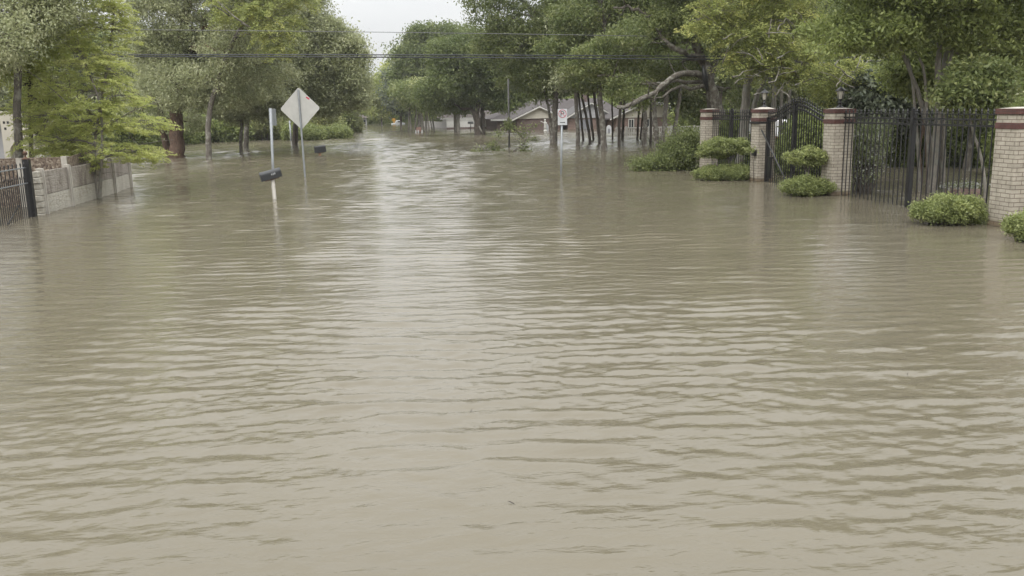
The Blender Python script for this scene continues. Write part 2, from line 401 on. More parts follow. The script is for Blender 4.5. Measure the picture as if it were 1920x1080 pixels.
sp = N(nt, 'ShaderNodeSeparateXYZ'); nt.links.new(tc.outputs['Generated'], sp.inputs[0])   # an overcast sky is brighter overhead than at the horizon
mr = N(nt, 'ShaderNodeMapRange', interpolation_type='LINEAR'); nt.links.new(sp.outputs[2], mr.inputs[0]); mr.inputs[1].default_value = .06; mr.inputs[2].default_value = .85; mr.inputs[3].default_value = 1.0; mr.inputs[4].default_value = 3.6
vm = N(nt, 'ShaderNodeVectorMath', operation='SCALE'); nt.links.new(mx.outputs[2], vm.inputs[0]); nt.links.new(mr.outputs[0], vm.inputs['Scale'])
nt.links.new(vm.outputs[0], bg.inputs[0]); bg.inputs[1].default_value = .105
sd = bpy.data.lights.new('sun', 'SUN'); sd.energy = 1.5; sd.angle = R(25); sd.color = (1, .97, .93)
so = bpy.data.objects.new('sun', sd); COL.objects.link(so)
dvec = Vector((math.sin(SUN_AZ) * math.cos(SUN_EL), math.cos(SUN_AZ) * math.cos(SUN_EL), math.sin(SUN_EL)))
so.rotation_euler = dvec.to_track_quat('Z', 'Y').to_euler(); so.location = (-8, -10, 30)
S.view_settings.view_transform = 'Standard'; S.view_settings.look = 'None'; S.view_settings.exposure = 0.0; S.view_settings.gamma = 1.0
S.cycles.max_bounces = 8; S.cycles.diffuse_bounces = 4; S.cycles.glossy_bounces = 3; S.cycles.transmission_bounces = 4; S.cycles.transparent_max_bounces = 8
S.cycles.use_denoising = True
S.cycles.caustics_reflective = False

# ---------------------------------------------------------------- water
def build_water():
    rg = np.random.default_rng(3)
    r = [0.5, 1.4]; x = 2.3
    while x < 120: r.append(x); x += min(.011 + .00024 * x * x, max(.062, .062 + .0030 * (x - 42)))
    while x < 900: r.append(x); x *= 1.12
    r = np.array(r); nr = len(r)
    c0 = math.atan(math.tan(YAW))                       # view direction, clockwise from +Y
    fine = np.linspace(-R(40), R(40), 760); rest = np.linspace(R(40), 2*math.pi - R(40), 60)[1:-1]
    th = np.concatenate([fine, rest]) + c0; nth = len(th)
    Rr, T = np.meshgrid(r, th, indexing='ij')
    X = Rr * np.sin(T); Y = Rr * np.cos(T)
    spacing = np.gradient(r)[:, None] * np.ones_like(T)
    spx = Rr * R(80) / 760
    off = np.abs(((T - c0 + math.pi) % (2*math.pi)) - math.pi)
    edge = np.clip((R(39.9) - off) / R(3), 0, 1)
    Z = np.zeros_like(X)
    def nz(fx, fy, seed):                               # slow patches that make some areas rougher
        g = np.random.default_rng(seed); o = np.zeros_like(X)
        for _ in range(7):
            a = g.uniform(0, 2*np.pi); k = g.uniform(.5, 1.5)
            o += np.sin(X*fx*k*np.cos(a) + Y*fy*k*np.sin(a) + g.uniform(0, 6.28))
        return o / 2.6
    fl = 1 - .65 * np.clip((Rr - 10) / 20, 0, 1); m1 = np.clip(1 + .45 * fl * nz(.55, .9, 11), .25, 1.9); m2 = np.clip(1 + .5 * fl * nz(.8, 1.2, 12), .2, 2.0); m3 = np.clip(1 + .6 * nz(1.3, 2.2, 13), .1, 2.2)
    # warp makes the crests wander
    wx = .10 * nz(1.1, 1.6, 21); wy = .045 * nz(.9, 1.6, 22)
    Xw = X + wx; Yw = Y + wy
    far = 1 + 1.3 * np.clip((Rr - 14) / 16, 0, 1); far2 = np.clip((Rr - 30) / 25, 0, 1)            # livelier ripples in the open street further off
    bands = [(1.6, .8, 14, .006, 14, m1 * (1 + 4 * far2)), (.70, .38, 20, .017, 12, m2 * (1 + .3 * (far - 1)) * (1 + 2.2 * far2)), (.33, .21, 34, .049, 9, m1 * far), (.21, .14, 34, .041, 17, m2 * (far + 1) / 2), (.15, .10, 36, .036, 34, m3), (.095, .055, 34, .034, 50, m3)]
    for hi, lo, n, slope, spread, mm in bands:
        for _ in range(n):
            lam = rg.uniform(lo, hi); k = 2*np.pi/lam; a = R(rg.normal(8, spread)); ph = rg.uniform(0, 6.283)
            amp = slope * math.sqrt(2.0 / n) / k
            damp = np.clip((lam / spacing - 2.5) / 3, 0, 1) * np.clip((lam / (spx * abs(math.sin(a)) + 1e-6) - 2.5) / 3, 0, 1)
            Z += amp * mm * damp * np.sin(k * (Yw * math.cos(a) + Xw * math.sin(a)) + ph)
    # calmer water along the gate wall, livelier in the open
    calm = 1 - .45 * np.exp(-((X - 8.5) / 3.0) ** 2) * np.exp(-((Y - 15) / 9.0) ** 2)
    Z = Z * edge * calm
    n = nr * nth + 1
    V = np.empty((n, 3), np.float32); V[0] = (0, 0, 0); V[1:, 0] = X.ravel(); V[1:, 1] = Y.ravel(); V[1:, 2] = Z.ravel()
    i, j = np.meshgrid(np.arange(nr - 1), np.arange(nth), indexing='ij'); q = (j + 1) % nth
    quads = np.stack([1 + i*nth + j, 1 + i*nth + q, 1 + (i+1)*nth + q, 1 + (i+1)*nth + j], -1).reshape(-1, 4)[:, ::-1]
    jj = np.arange(nth); tris = np.stack([np.zeros(nth, int), 1 + (jj + 1) % nth, 1 + jj], -1)
    me = bpy.data.meshes.new('water'); me.vertices.add(n); me.vertices.foreach_set('co', V.ravel())
    lp = np.concatenate([quads.ravel(), tris.ravel()]).astype(np.int32); me.loops.add(len(lp)); me.loops.foreach_set('vertex_index', lp)
    nq = len(quads); st = np.concatenate([np.arange(nq) * 4, nq * 4 + np.arange(nth) * 3]).astype(np.int32)
    tot = np.concatenate([np.full(nq, 4), np.full(nth, 3)]).astype(np.int32)
    me.polygons.add(nq + nth); me.polygons.foreach_set('loop_start', st); me.polygons.foreach_set('loop_total', tot)
    me.polygons.foreach_set('use_smooth', np.ones(nq + nth, bool)); me.update(calc_edges=True)
    if me.polygons[0].normal.z < 0: me.flip_normals()
    m, nt, b = mat('muddy_flood_water')
    tc = N(nt, 'ShaderNodeTexCoord')
    n1 = N(nt, 'ShaderNodeTexNoise', Scale=.25, Detail=5, Roughness=.6, Distortion=.8); nt.links.new(tc.outputs['Object'], n1.inputs['Vector'])
    nt.links.new(ramp(nt, n1.outputs[0], [(.3, WATER_A), (.7, WATER_B)]), b.inputs['Base Color'])
    b.inputs['Roughness'].default_value = .045; b.inputs['IOR'].default_value = 1.33
    mp = N(nt, 'ShaderNodeMapping'); mp.inputs['Scale'].default_value = (.45, 1.25, 1); nt.links.new(tc.outputs['Object'], mp.inputs[0])
    f1 = N(nt, 'ShaderNodeTexNoise', Scale=9.0, Detail=4, Roughness=.55, Distortion=.4); nt.links.new(mp.outputs[0], f1.inputs['Vector'])
    f2 = N(nt, 'ShaderNodeTexNoise', Scale=1.3, Detail=3, Roughness=.5, Distortion=.6); nt.links.new(mp.outputs[0], f2.inputs['Vector'])
    # far from shore ripples are finer than the mesh: tilt the normal directly there
    mq = N(nt, 'ShaderNodeMapping'); mq.inputs['Scale'].default_value = (.28, 1.0, 1); nt.links.new(tc.outputs['Object'], mq.inputs[0])
    f3 = N(nt, 'ShaderNodeTexNoise', Scale=5.5, Detail=3, Roughness=.6, Distortion=.4); nt.links.new(mq.outputs[0], f3.inputs['Vector'])
    sb = N(nt, 'ShaderNodeVectorMath', operation='SUBTRACT'); nt.links.new(f3.outputs[1], sb.inputs[0]); sb.inputs[1].default_value = (.5, .5, .5)
    ml = N(nt, 'ShaderNodeVectorMath', operation='MULTIPLY'); nt.links.new(sb.outputs[0], ml.inputs[0]); ml.inputs[1].default_value = (.26, .62, 0)
    ln = N(nt, 'ShaderNodeVectorMath', operation='LENGTH'); nt.links.new(tc.outputs['Object'], ln.inputs[0])
    md = N(nt, 'ShaderNodeMapRange', interpolation_type='SMOOTHSTEP'); nt.links.new(ln.outputs['Value'], md.inputs[0]); md.inputs[1].default_value = 9; md.inputs[2].default_value = 30; md.inputs[3].default_value = .2; md.inputs[4].default_value = 1.0
    f4 = N(nt, 'ShaderNodeTexNoise', Scale=.16, Detail=2, Roughness=.5, Distortion=.5); nt.links.new(mp.outputs[0], f4.inputs['Vector'])
    m4 = N(nt, 'ShaderNodeMapRange'); nt.links.new(f4.outputs[0], m4.inputs[0]); m4.inputs[1].default_value = .35; m4.inputs[2].default_value = .62; m4.inputs[3].default_value = .45; m4.inputs[4].default_value = 1.15
    mm_ = N(nt, 'ShaderNodeMath', operation='MULTIPLY'); nt.links.new(md.outputs[0], mm_.inputs[0]); nt.links.new(m4.outputs[0], mm_.inputs[1])
    sc_ = N(nt, 'ShaderNodeVectorMath', operation='SCALE'); nt.links.new(ml.outputs[0], sc_.inputs[0]); nt.links.new(mm_.outputs[0], sc_.inputs['Scale'])
    b1 = N(nt, 'ShaderNodeBump', Strength=1.0, Distance=.010); nt.links.new(f1.outputs[0], b1.inputs['Height'])
    b2 = N(nt, 'ShaderNodeBump', Strength=1.0, Distance=.018); nt.links.new(f2.outputs[0], b2.inputs['Height']); nt.links.new(b1.outputs[0], b2.inputs['Normal'])
    va = N(nt, 'ShaderNodeVectorMath', operation='ADD'); nt.links.new(b2.outputs[0], va.inputs[0]); nt.links.new(sc_.outputs[0], va.inputs[1])
    vn = N(nt, 'ShaderNodeVectorMath', operation='NORMALIZE'); nt.links.new(va.outputs[0], vn.inputs[0]); nt.links.new(vn.outputs[0], b.inputs['Normal'])
    me.materials.append(m)
    o = bpy.data.objects.new('water', me); COL.objects.link(o)
    tag(o, 'muddy tan flood water covering the whole street', None, None, 'structure')
WATER_A, WATER_B = (.116, .102, .072), (.131, .115, .082)
build_water()

# ---------------------------------------------------------------- gate wall on the right
NC = [W(1324, 322), W(1403, 341), W(1564, 366), W(1900, 428)]   # near street-side corners of the four pillars
FX = float(np.mean([c[0] for c in NC]))                 # the fence line
PT = 1.83
PIL = [  # near corner Y, width, top z, label, lamp
    (NC[0][1], .42, PT, 'cream brick pillar with red bands where the short iron fence begins, furthest up the street', None),
    (NC[1][1], .46, PT, 'cream brick gate pillar with small wall box and vine on its street face', 'tall'),
    (NC[2][1], .46, PT, 'cream brick gate pillar with a lantern, between arched gate and long fence', 'short'),
    (NC[3][1], .50, PT, 'largest cream brick pillar, without lantern, closing the long iron fence', None)]
print('FX', FX, [tuple(c) for c in NC])
pillars = []
for y, wd, zt, lab, lamp in PIL:
    t = thing('brick_pillar', (FX + wd/2, y + wd/2, 0), lab, 'pillar', 'brick pillars of the gate wall')
    x0, x1, y0, y1 = FX, FX + wd, y, y + wd
    m = MB(); m.box(x0, x1, y0, y1, -.6, zt - .075); m.build('brick_shaft', M_['cream'], t, bevel=.006)
    e = .012
    m = MB(); m.box(x0-e, x1+e, y0-e, y1+e, zt - .30, zt - .205); m.build('band', M_['redcap'], t, bevel=.005)
    m = MB(); m.box(x0-e*1.6, x1+e*1.6, y0-e*1.6, y1+e*1.6, zt - .075, zt + .01); m.build('cap', M_['redcap'], t, bevel=.005)
    m = MB(); cx, cy = FX + wd/2, y + wd/2
    h = .05 if lamp == 'tall' else .022
    m.add([(x0+.01,y0+.01,zt+.012),(x1-.01,y0+.01,zt+.012),(x1-.01,y1-.01,zt+.012),(x0+.01,y1-.01,zt+.012),(cx-.08,cy-.08,zt+h+.012),(cx+.08,cy-.08,zt+h+.012),(cx+.08,cy+.08,zt+h+.012),(cx-.08,cy+.08,zt+h+.012)],
          [(0,1,5,4),(1,2,6,5),(2,3,7,6),(3,0,4,7),(4,5,6,7),(0,3,2,1)])
    m.build('mortar_crown', M_['conc'], t)
    if lamp:
        zb = zt + h + .012
        lt = thing('pillar_lantern', (cx, cy, zb), 'black lantern on the gate pillar left of the arched gate' if lamp == 'tall' else 'black lantern on the pillar between arched gate and long fence', 'lantern', 'lanterns on the gate pillars')
        m = MB(); k = 1.0
        m.lathe((cx, cy, zb), [(.085,0),(.085,.015),(.06,.03),(.035,.045),(.03,.09),(.045,.10),(.045,.12),(.025,.135),(.022,.16),(.05,.175),(.055,.185)], 14); m.build('foot', M_['iron'], lt)
        m = MB(); m.lathe((cx, cy, zb), [(.05,.186),(.052,.19),(.082,.345),(.082,.35)], 8, smooth=False); g = m.build('glass', M_['frost'], lt)
        m = MB()
        for a in range(4):
            an = a * math.pi/2 + .3
            m.tube([(cx + .054*math.cos(an), cy + .054*math.sin(an), zb + .185), (cx + .086*math.cos(an), cy + .086*math.sin(an), zb + .352)], .006, 5)
        m.build('cage', M_['iron'], lt)
        m = MB(); m.lathe((cx, cy, zb), [(.115,.352),(.112,.362),(.08,.395),(.045,.425),(.02,.435),(.014,.45),(.018,.46),(.003,.475)], 12); m.build('lantern_roof', M_['iron'], lt)
    pillars.append(t)

def picket_z(y, fn): return fn(y)
SPEAR = .075
def pickets(m, ys, xs, ztop, r=.0085, zb=-.5):
    for y, x, zt in zip(ys, xs, ztop):
        m.box(x - r, x + r, y - r, y + r, zb, zt - SPEAR)
        # collar and spear
        m.lathe((x, y, zt - SPEAR), [(.017, 0), (.019, .008), (.012, .016), (.010, .02), (.021, .036), (.016, .05), (.001, SPEAR + .02)], 6)
def rail(m, p0, p1, w=.032, h=.035):
    p0 = np.array(p0, float); p1 = np.array(p1, float); d = p1 - p0; n = np.array([-d[1], d[0], 0]); n /= np.linalg.norm(n); n *= w/2; u = np.array([0, 0, h/2])
    m.add([p0-n-u, p0+n-u, p0+n+u, p0-n+u, p1-n-u, p1+n-u, p1+n+u, p1-n+u], [(0,3,2,1),(4,5,6,7),(0,1,5,4),(1,2,6,5),(2,3,7,6),(3,0,4,7)])
def ring(m, c, r, x, tr=.005):
    pts = [(x, c[0] + r*math.cos(a), c[1] + r*math.sin(a)) for a in np.linspace(0, 2*math.pi, 11)]
    m.tube(pts, tr, 4, cap=False)

def iron_fence(y0, y1, label, posts, zr=(PT-.17, PT-.275), ztip=PT, n=None, zlow=None, x=None):
    x = x or FX + .22
    t = thing('iron_fence', (x, (y0+y1)/2, 0), label, 'fence')
    n = n or int(round((y1 - y0) / .15)); ys = np.linspace(y0 + .06, y1 - .06, n)
    m = MB(); pickets(m, ys, [x]*n, [ztip]*n)
    for a, b in zip(ys[:-1], ys[1:]): ring(m, ((a+b)/2, (zr[0]+zr[1])/2), .043, x)
    m.build('picket_panel', M_['iron'], t)
    for z in list(zr) + [ztip - SPEAR - .01]:
        m = MB(); rail(m, (x, y0, z), (x, y1, z), .028, .03 if z < 1.7 else .016)
        m.build('rail', M_['iron'], t)
    for py in posts:
        m = MB(); m.box(x-.038, x+.038, py-.038, py+.038, -.6, ztip - .01); m.ball((x, py, ztip + .01), .03); m.build('post', M_['iron'], t)
    return t
P1y, P3y, P2y, P4y = PIL[0][0], PIL[1][0], PIL[2][0], PIL[3][0]
iron_fence(P4y + .50, P2y, 'long black iron fence with spear tips behind the clipped bush', [ydist(1712, 388)])
iron_fence(P3y + .46, P1y, 'short black iron fence panel between the two furthest brick pillars', [(P1y + P3y + .46)/2 + .2])

# arched gate between pillar 3 and pillar 2
gx = FX + .24
g = thing('arched_gate', (gx, (P2y + P3y)/2, 0), 'black iron double gate with arched spear top and leaning bar', 'gate')
ya, yb = P2y + .46, P3y - .02
def arch(y):                                            # tip height, higher in the middle of the gate
    u = (y - ya) / (yb - ya)
    return PT - .05 + .33 * math.exp(-((u - .50) / .29) ** 2)
n = 28; ys = np.linspace(ya + .06, yb - .03, n)
m = MB(); pickets(m, ys, [gx]*n, [arch(y) for y in ys])
for a, b in zip(ys[:-1], ys[1:]): ring(m, ((a+b)/2, arch((a+b)/2) - .222), .045, gx)
m.build('picket_panel', M_['iron'], g)
for dz in (.17, .275, .085):
    m = MB(); yy = np.linspace(ya, yb, 33)
    for a, b in zip(yy[:-1], yy[1:]): rail(m, (gx, a, arch(a) - dz), (gx, b + .004, arch(b) - dz), .03, .042 if dz > .1 else .018)
    m.build('rail', M_['iron'], g)
for py, wd, zt in ((yb - .03, .085, PT-.20), (ya + .55*(yb-ya), .06, arch(ya + .55*(yb-ya)) - .12)):
    m = MB(); m.box(gx - .045, gx + .045, py - wd/2, py + wd/2, -.6, zt); m.build('gate_post', M_['iron'], g)
m = MB(); pa, pb = P(1428, 244, P3y-.5), P(1474, 340, P3y-2.2)
m.tube([pa, pb], [.018, .022], 8); m.build('leaning_bar', M_['iron'], g)
m = MB(); m.box(gx-.16, gx-.10, yb-.55, yb-.42, .12, .62); m.box(gx-.17, gx-.09, yb-.57, yb-.40, .62, .66); m.build('latch_box', M_['iron'], g)
# hinge bar crossing the face of pillar 3
m = MB(); rail(m, (FX-.035, P3y-.12, PT-.33), (FX-.035, P3y+.50, PT-.33), .03, .045); rail(m, (FX-.02, P3y-.12, PT-.33), (gx, P3y-.10, PT-.33), .03, .045)
m.build('strap', M_['iron'], g)

# wall box with a vine on pillar 3
t = thing('wall_box', (FX-.05, P3y+.2, .62), 'small black box with a sprig of vine fixed to brick pillar', 'wall box')
c = P(1403, 287, P3y + .15)
m = MB(); m.box(FX-.09, FX-.002, P3y+.06, P3y+.20, c[2]-.07, c[2]+.07); m.box(FX-.11, FX-.0905, P3y+.05, P3y+.21, c[2]+.03, c[2]+.09); m.build('box', M_['iron'], t, bevel=.006)
m = MB(); m.tube([(FX-.04, P3y+.10, c[2]-.07), (FX-.05, P3y+.13, c[2]-.25), (FX-.03, P3y+.16, c[2]-.5), (FX-.03, P3y+.12, -.1)], .008, 6); m.build('cord', M_['bark_twig'], t)
rg = np.random.default_rng(5); ce = np.array([FX-.10, P3y+.22, c[2]+.08]) + rg.normal(0, 1, (90,3)) * [.04, .17, .05]
leaf_obj('vine_leaves', ce, rg.normal(0,1,(90,3)), .07, .035, rg.uniform(.2,.8,90), M_['leaf_hedge'], t, rg)

# ---------------------------------------------------------------- left precast wall, gate and low wall
def pebble():
    m, nt, b = mat('pebbledash_wall')
    tc = N(nt, 'ShaderNodeTexCoord'); vo = N(nt, 'ShaderNodeTexVoronoi', Scale=26.0); nt.links.new(tc.outputs['Object'], vo.inputs['Vector'])
    r = ramp(nt, vo.outputs[1], [(.1, (.075,.05,.038)), (.5, (.16,.12,.088)), (.9, (.30,.25,.19))])
    nt.links.new(r, b.inputs['Base Color']); b.inputs['Roughness'].default_value = .85
    bp = N(nt, 'ShaderNodeBump', Strength=1.0, Distance=.012); bp.invert = True; nt.links.new(vo.outputs[0], bp.inputs['Height']); nt.links.new(bp.outputs[0], b.inputs['Normal']); return m
def slabm(name, base, dark, stain, sc):
    m, nt, b = mat(name)
    tc = N(nt, 'ShaderNodeTexCoord'); mp = N(nt, 'ShaderNodeMapping'); mp.inputs['Scale'].default_value = (1, 1, .35); nt.links.new(tc.outputs['Object'], mp.inputs[0])
    vo = N(nt, 'ShaderNodeTexVoronoi', Scale=sc); vo.inputs['Randomness'].default_value = .8; mp2 = N(nt, 'ShaderNodeMapping'); mp2.inputs['Scale'].default_value = (1, .55, 1.3); nt.links.new(tc.outputs['Object'], mp2.inputs[0]); nt.links.new(mp2.outputs[0], vo.inputs['Vector'])
    nz = N(nt, 'ShaderNodeTexNoise', Scale=3.6, Detail=8, Roughness=.7, Distortion=.5); nt.links.new(mp.outputs[0], nz.inputs['Vector'])
    r1 = ramp(nt, nz.outputs[0], [(.35, stain), (.6, base)])
    r2 = ramp(nt, vo.outputs[0], [(.0, (1,1,1)), (.6, (.9,.88,.85)), (.95, dark)])
    mx = N(nt, 'ShaderNodeMix', data_type='RGBA', blend_type='MULTIPLY'); mx.inputs[0].default_value = 1; nt.links.new(r1, mx.inputs[6]); nt.links.new(r2, mx.inputs[7])
    nt.links.new(mx.outputs[2], b.inputs['Base Color']); b.inputs['Roughness'].default_value = .9
    bp = N(nt, 'ShaderNodeBump', Strength=1.0, Distance=.012); bp.invert = True; nt.links.new(vo.outputs[0], bp.inputs['Height']); nt.links.new(bp.outputs[0], b.inputs['Normal']); return m
M_['pebble'] = pebble()
M_['slab_low'] = slabm('stone_faced_slab', (.46,.44,.39), (.74,.72,.67), (.34,.32,.27), 17)
M_['slab_up'] = slabm('stained_slab', (.33,.305,.27), (.78,.74,.70), (.14,.115,.098), 17)
wy = [ydist(84, 401), ydist(133, 386), ydist(213, 362), ydist(243, 351)]
wx = [W(84, 401)[0], W(133, 386)[0], W(213, 362)[0], W(243, 351)[0]]
wt = thing('precast_wall', (wx[1], wy[1], 0), 'low precast concrete wall of stained slabs between pale posts, beside the leaning iron gate', 'wall')
ys_ = [wy[0]] + [wy[1]] + [(wy[1]*1.0 + (wy[2]-wy[1])*.52)] + [wy[2], wy[3]]
xs_ = [np.interp(v, wy, wx) for v in ys_]; ZP = .95
for i, (x, y) in enumerate(zip(xs_, ys_)):
    if i == 2: continue
    m = MB(); m.box(x-.06, x+.07, y-.05, y+.05, -.5, ZP - .04*i*.3); m.box(x+.07, x+.095, y-.022, y+.022, -.5, ZP - .03 - .04*i*.3); m.build('post', M_['conc'], wt, bevel=.008)
segs = [(0, 1), (1, 3), (3, 4)]
for a, b in segs:
    x0, y0, x1, y1 = xs_[a], ys_[a] + .05, xs_[b], ys_[b] - .05
    for z0, z1, mt, nm in ((-.5, .385, 'slab_low', 'lower_slab'), (.392, .88 - .012*a, 'slab_up', 'upper_slab')):
        m = MB(); m.add([(x0-.03,y0,z0),(x0+.03,y0,z0),(x1+.03,y1,z0),(x1-.03,y1,z0),(x0-.03,y0,z1),(x0+.03,y0,z1),(x1+.03,y1,z1),(x1-.03,y1,z1)], [(0,3,2,1),(4,5,6,7),(0,1,5,4),(1,2,6,5),(2,3,7,6),(3,0,4,7)])
        m.build(nm, M_[mt], wt, bevel=.01)
# rough end of the wall by the gate
m = MB(); y = wy[0] - .08
for k in range(8):
    z0 = -.1 + k*.125; m.box(xs_[0] - .09 + .012*math.sin(k*2.1), xs_[0] + .05 + .014*math.sin(k*3.3), y - .12 + .02*math.sin(k*1.7), y + .025, z0, z0 + .119)
m.build('rough_end', M_['slab_low'], wt, bevel=.015)

gy0 = ydist(62, 406); gx0 = W(62, 406)[0]
g = thing('iron_side_gate', (gx0, gy0, 0), 'black iron gate with thick ball-topped post, standing before the low brown wall', 'gate')
ztp = P(52, 299, gy0)[2]
m = MB(); m.box(gx0-.06, gx0+.07, gy0-.06, gy0+.06, -.6, ztp); m.build('post', M_['iron'], g, bevel=.006)
m = MB(); m.lathe((gx0, gy0, ztp), [(.075,0),(.075,.02),(.03,.035),(.018,.05),(.015,.08),(.03,.09),(.046,.12),(.04,.15),(.02,.165),(.002,.17)], 12); m.build('finial', M_['rust'], g)
pe = W(-90, 452); dirg = np.array([pe[0]-gx0, pe[1]-gy0, 0]); lg = np.linalg.norm(dirg); dirg /= lg
m = MB(); k = 0; s = .12
while s < lg:
    p = np.array([gx0, gy0, 0]) + dirg * s; zt = ztp - (.06 if k % 2 == 0 else .33)
    m.box(p[0]-.008, p[0]+.008, p[1]-.008, p[1]+.008, -.5, zt - .04); m.lathe((p[0], p[1], zt-.04), [(.014,0),(.018,.015),(.001,.06)], 5)
    s += .095; k += 1
m.build('picket_panel', M_['iron'], g)
for z in (ztp - .16, ztp - .47):
    m = MB(); a = np.array([gx0, gy0, z]); b = a + dirg * lg; m.tube([a, b], .014, 6); m.build('rail', M_['galv'], g)
m = MB(); m.box(gx0-.075, gx0-.0605, gy0-.03, gy0+.0, -.5, ztp-.1); m.build('hinge_bar', M_['galv'], g)
m = MB(); m.tube([W(14, 422), P(36, 385, gy0-.6)], .012, 6); m.build('brace', M_['iron'], g)

by = 21.5; a = P(-140, 360, by); b = P(124, 360, by); zt = P(60, 296, by)[2]
t = thing('pebbledash_wall', (a[0], by, 0), 'low brown pebbledash wall behind the black iron gate', 'wall')
m = MB(); m.box(a[0], b[0], by-.08, by+.08, -.5, zt); m.build('wall_panel', M_['pebble'], t)
m = MB(); m.box(b[0]-.95, b[0]-.83, by-.10, by-.0805, -.5, zt+.01); m.box(b[0]+.002, b[0]+.12, by-.1, by+.1, -.5, zt+.02); m.build('pier', M_['conc'], t)
b2 = P(176, 300, 24.5)
m = MB(); m.add([(b[0]+.13,by-.06,-.5),(b[0]+.13,by+.06,-.5),(b2[0],24.56,-.5),(b2[0],24.44,-.5),(b[0]+.13,by-.06,zt),(b[0]+.13,by+.06,zt),(b2[0],24.56,zt+.05),(b2[0],24.44,zt+.05)], [(0,1,2,3),(4,7,6,5),(0,4,5,1),(1,5,6,2),(2,6,7,3),(3,7,4,0)]); m.build('return_wall', M_['pebble'], t)

# white arched building at the far left
Yb = 32.0; x1 = P(47, 240, Yb)[0]; x0 = x1 - .75; zt = P(30, 211, Yb)[2]; t = thing('arched_porch', (x1, Yb, 0), 'cream stucco porch with arched openings behind a lichened trunk', 'porch')
def arch_wall(m, x0, x1, y0, y1, zt, ax0, ax1, zs, axis='y'):
    n = 10; cx = (ax0+ax1)/2; r = (ax1-ax0)/2
    arcp = [(cx - r*math.cos(math.pi*i/n), zs + r*1.5*math.sin(math.pi*i/n)) for i in range(n+1)]
    m.prism([(x0,-.5),(ax0,-.5),(ax0,zs),(ax0,zt),(x0,zt)], axis, y0, y1); m.prism([(ax1,-.5),(x1,-.5),(x1,zt),(ax1,zt)], axis, y0, y1)
    for (u0, w0), (u1, w1) in zip(arcp[:-1], arcp[1:]): m.prism([(u0,w0),(u1,w1),(u1,zt),(u0,zt)], axis, y0, y1)
m = MB(); arch_wall(m, x0, x1, Yb, Yb+.3, zt, x0+.18, x1-.12, zt-1.35); m.build('front_wall', M_['stucco'], t)
m = MB(); arch_wall(m, Yb+.302, Yb+3.2, x1-.28, x1-.002, zt-.002, Yb+.9, Yb+2.5, zt-1.4, 'x'); m.build('side_wall', M_['stucco'], t)
m = MB(); arch_wall(m, x0-3.0, x0-.004, Yb+.6, Yb+.8, zt-.06, x0-1.0, x0-.40, zt-1.6); m.build('grey_wall', M_['greystucco'], t)
m = MB(); m.box(x0-3.0, x1+.04, Yb-.04, Yb+3.3, zt+.002, zt+.05); m.build('roof', M_['stucco'], t)
m = MB()
for dx, dz in ((.08, .36), (.20, .36), (.10, .56)):
    m = MB(); m.box(x0+dx, x0+dx+.07, Yb-.004, Yb+.01, zt-dz, zt-dz+.08); m.build('vent', M_['black'], t)
m = MB(); m.tube([(x0-.2, Yb-.3, -.5), (x0-.32, Yb-.3, zt-.6)], .03, 6); m.build('downpipe', M_['iron'], t)

# ---------------------------------------------------------------- street signs, posts and mailboxes
# diamond sign seen from behind
Y = ydist(572, 331); p0 = P(572, 331, Y); pt = P(559, 168, Y)
t = thing('diamond_sign', (p0[0], Y, 0), 'large blank-backed diamond road sign on a thin steel post', 'road sign')
d = (pt - p0) / np.linalg.norm(pt - p0)
m = MB(); m.tube([p0 - d*.8, pt + d*.0], .03, 6, smooth=False); m.build('post', M_['galv'], t)
c = P(562, 203.5, Y); hd = 36 * mpp(Y)
side = np.cross(d, [0, 1, 0]); side /= np.linalg.norm(side)
side = side * math.cos(R(12)) + np.array([0, 1, 0]) * math.sin(R(12))
sgn = 1 if side[0] > 0 else -1; side *= sgn
nrm = np.cross(side, d); nrm = nrm if nrm[1] > 0 else -nrm
off = c + nrm * .04; th = nrm * .004
cor = []
for k in range(4):
    e = .05; u0, v0 = [(0, 1), (1, 0), (0, -1), (-1, 0)][k]; u1, v1 = [(1, 0), (0, -1), (-1, 0), (0, 1)][k]
    cor += [(u0 + (u1-u0)*e, v0 + (v1-v0)*e), (u1 + (u0-u1)*e, v1 + (v0-v1)*e)]
vs = [off + side*hd*a*1.0 + d*hd*b*1.02 - th for a, b in cor] + [off + side*hd*a + d*hd*b*1.02 + th for a, b in cor]
n = len(cor); m = MB(); m.add(vs, [tuple(range(n)), tuple(range(2*n-1, n-1, -1))] + [(i, (i+1)%n, n+(i+1)%n, n+i) for i in range(n)]); m.build('plate', M_['plate'], t)
m = MB(); sc = P(577.5, 184, Y) ; sc = sc + nrm * (.0345 - (sc - c).dot(nrm)); u1 = side*.048 - d*.034; u2 = side*.013 + d*.018
m.add([sc-u1-u2, sc+u1-u2, sc+u1+u2, sc-u1+u2], [(0,1,2,3)])
o = m.build('sticker', M_['red'], t); sm = o.modifiers.new('t', 'SOLIDIFY'); sm.thickness = .001

# narrow sign seen from behind on a pole beside the mailbox
Y = ydist(514, 366); p0 = P(514, 366, Y); pt = P(507, 203, Y)
t = thing('parking_sign', (p0[0], Y, 0), 'steel pole with two narrow sign plates turned edge-on, behind the numbered mailbox', 'road sign')
d = (pt - p0) / np.linalg.norm(pt - p0)
m = MB(); m.tube([p0 - d*.8, pt], .033, 8); m.build('pole', M_['galv'], t)
for s_, ang in ((-1, R(62)), (1, R(60))):
    c = P(509 + s_*1.5, 220, Y) + np.array([0, .16 if s_ > 0 else .24, 0])
    m = MB(); m.obox(c, (.305, .006, .40), R(66) if s_ > 0 else R(72)); m.build('plate', M_['galv'], t, bevel=.002)

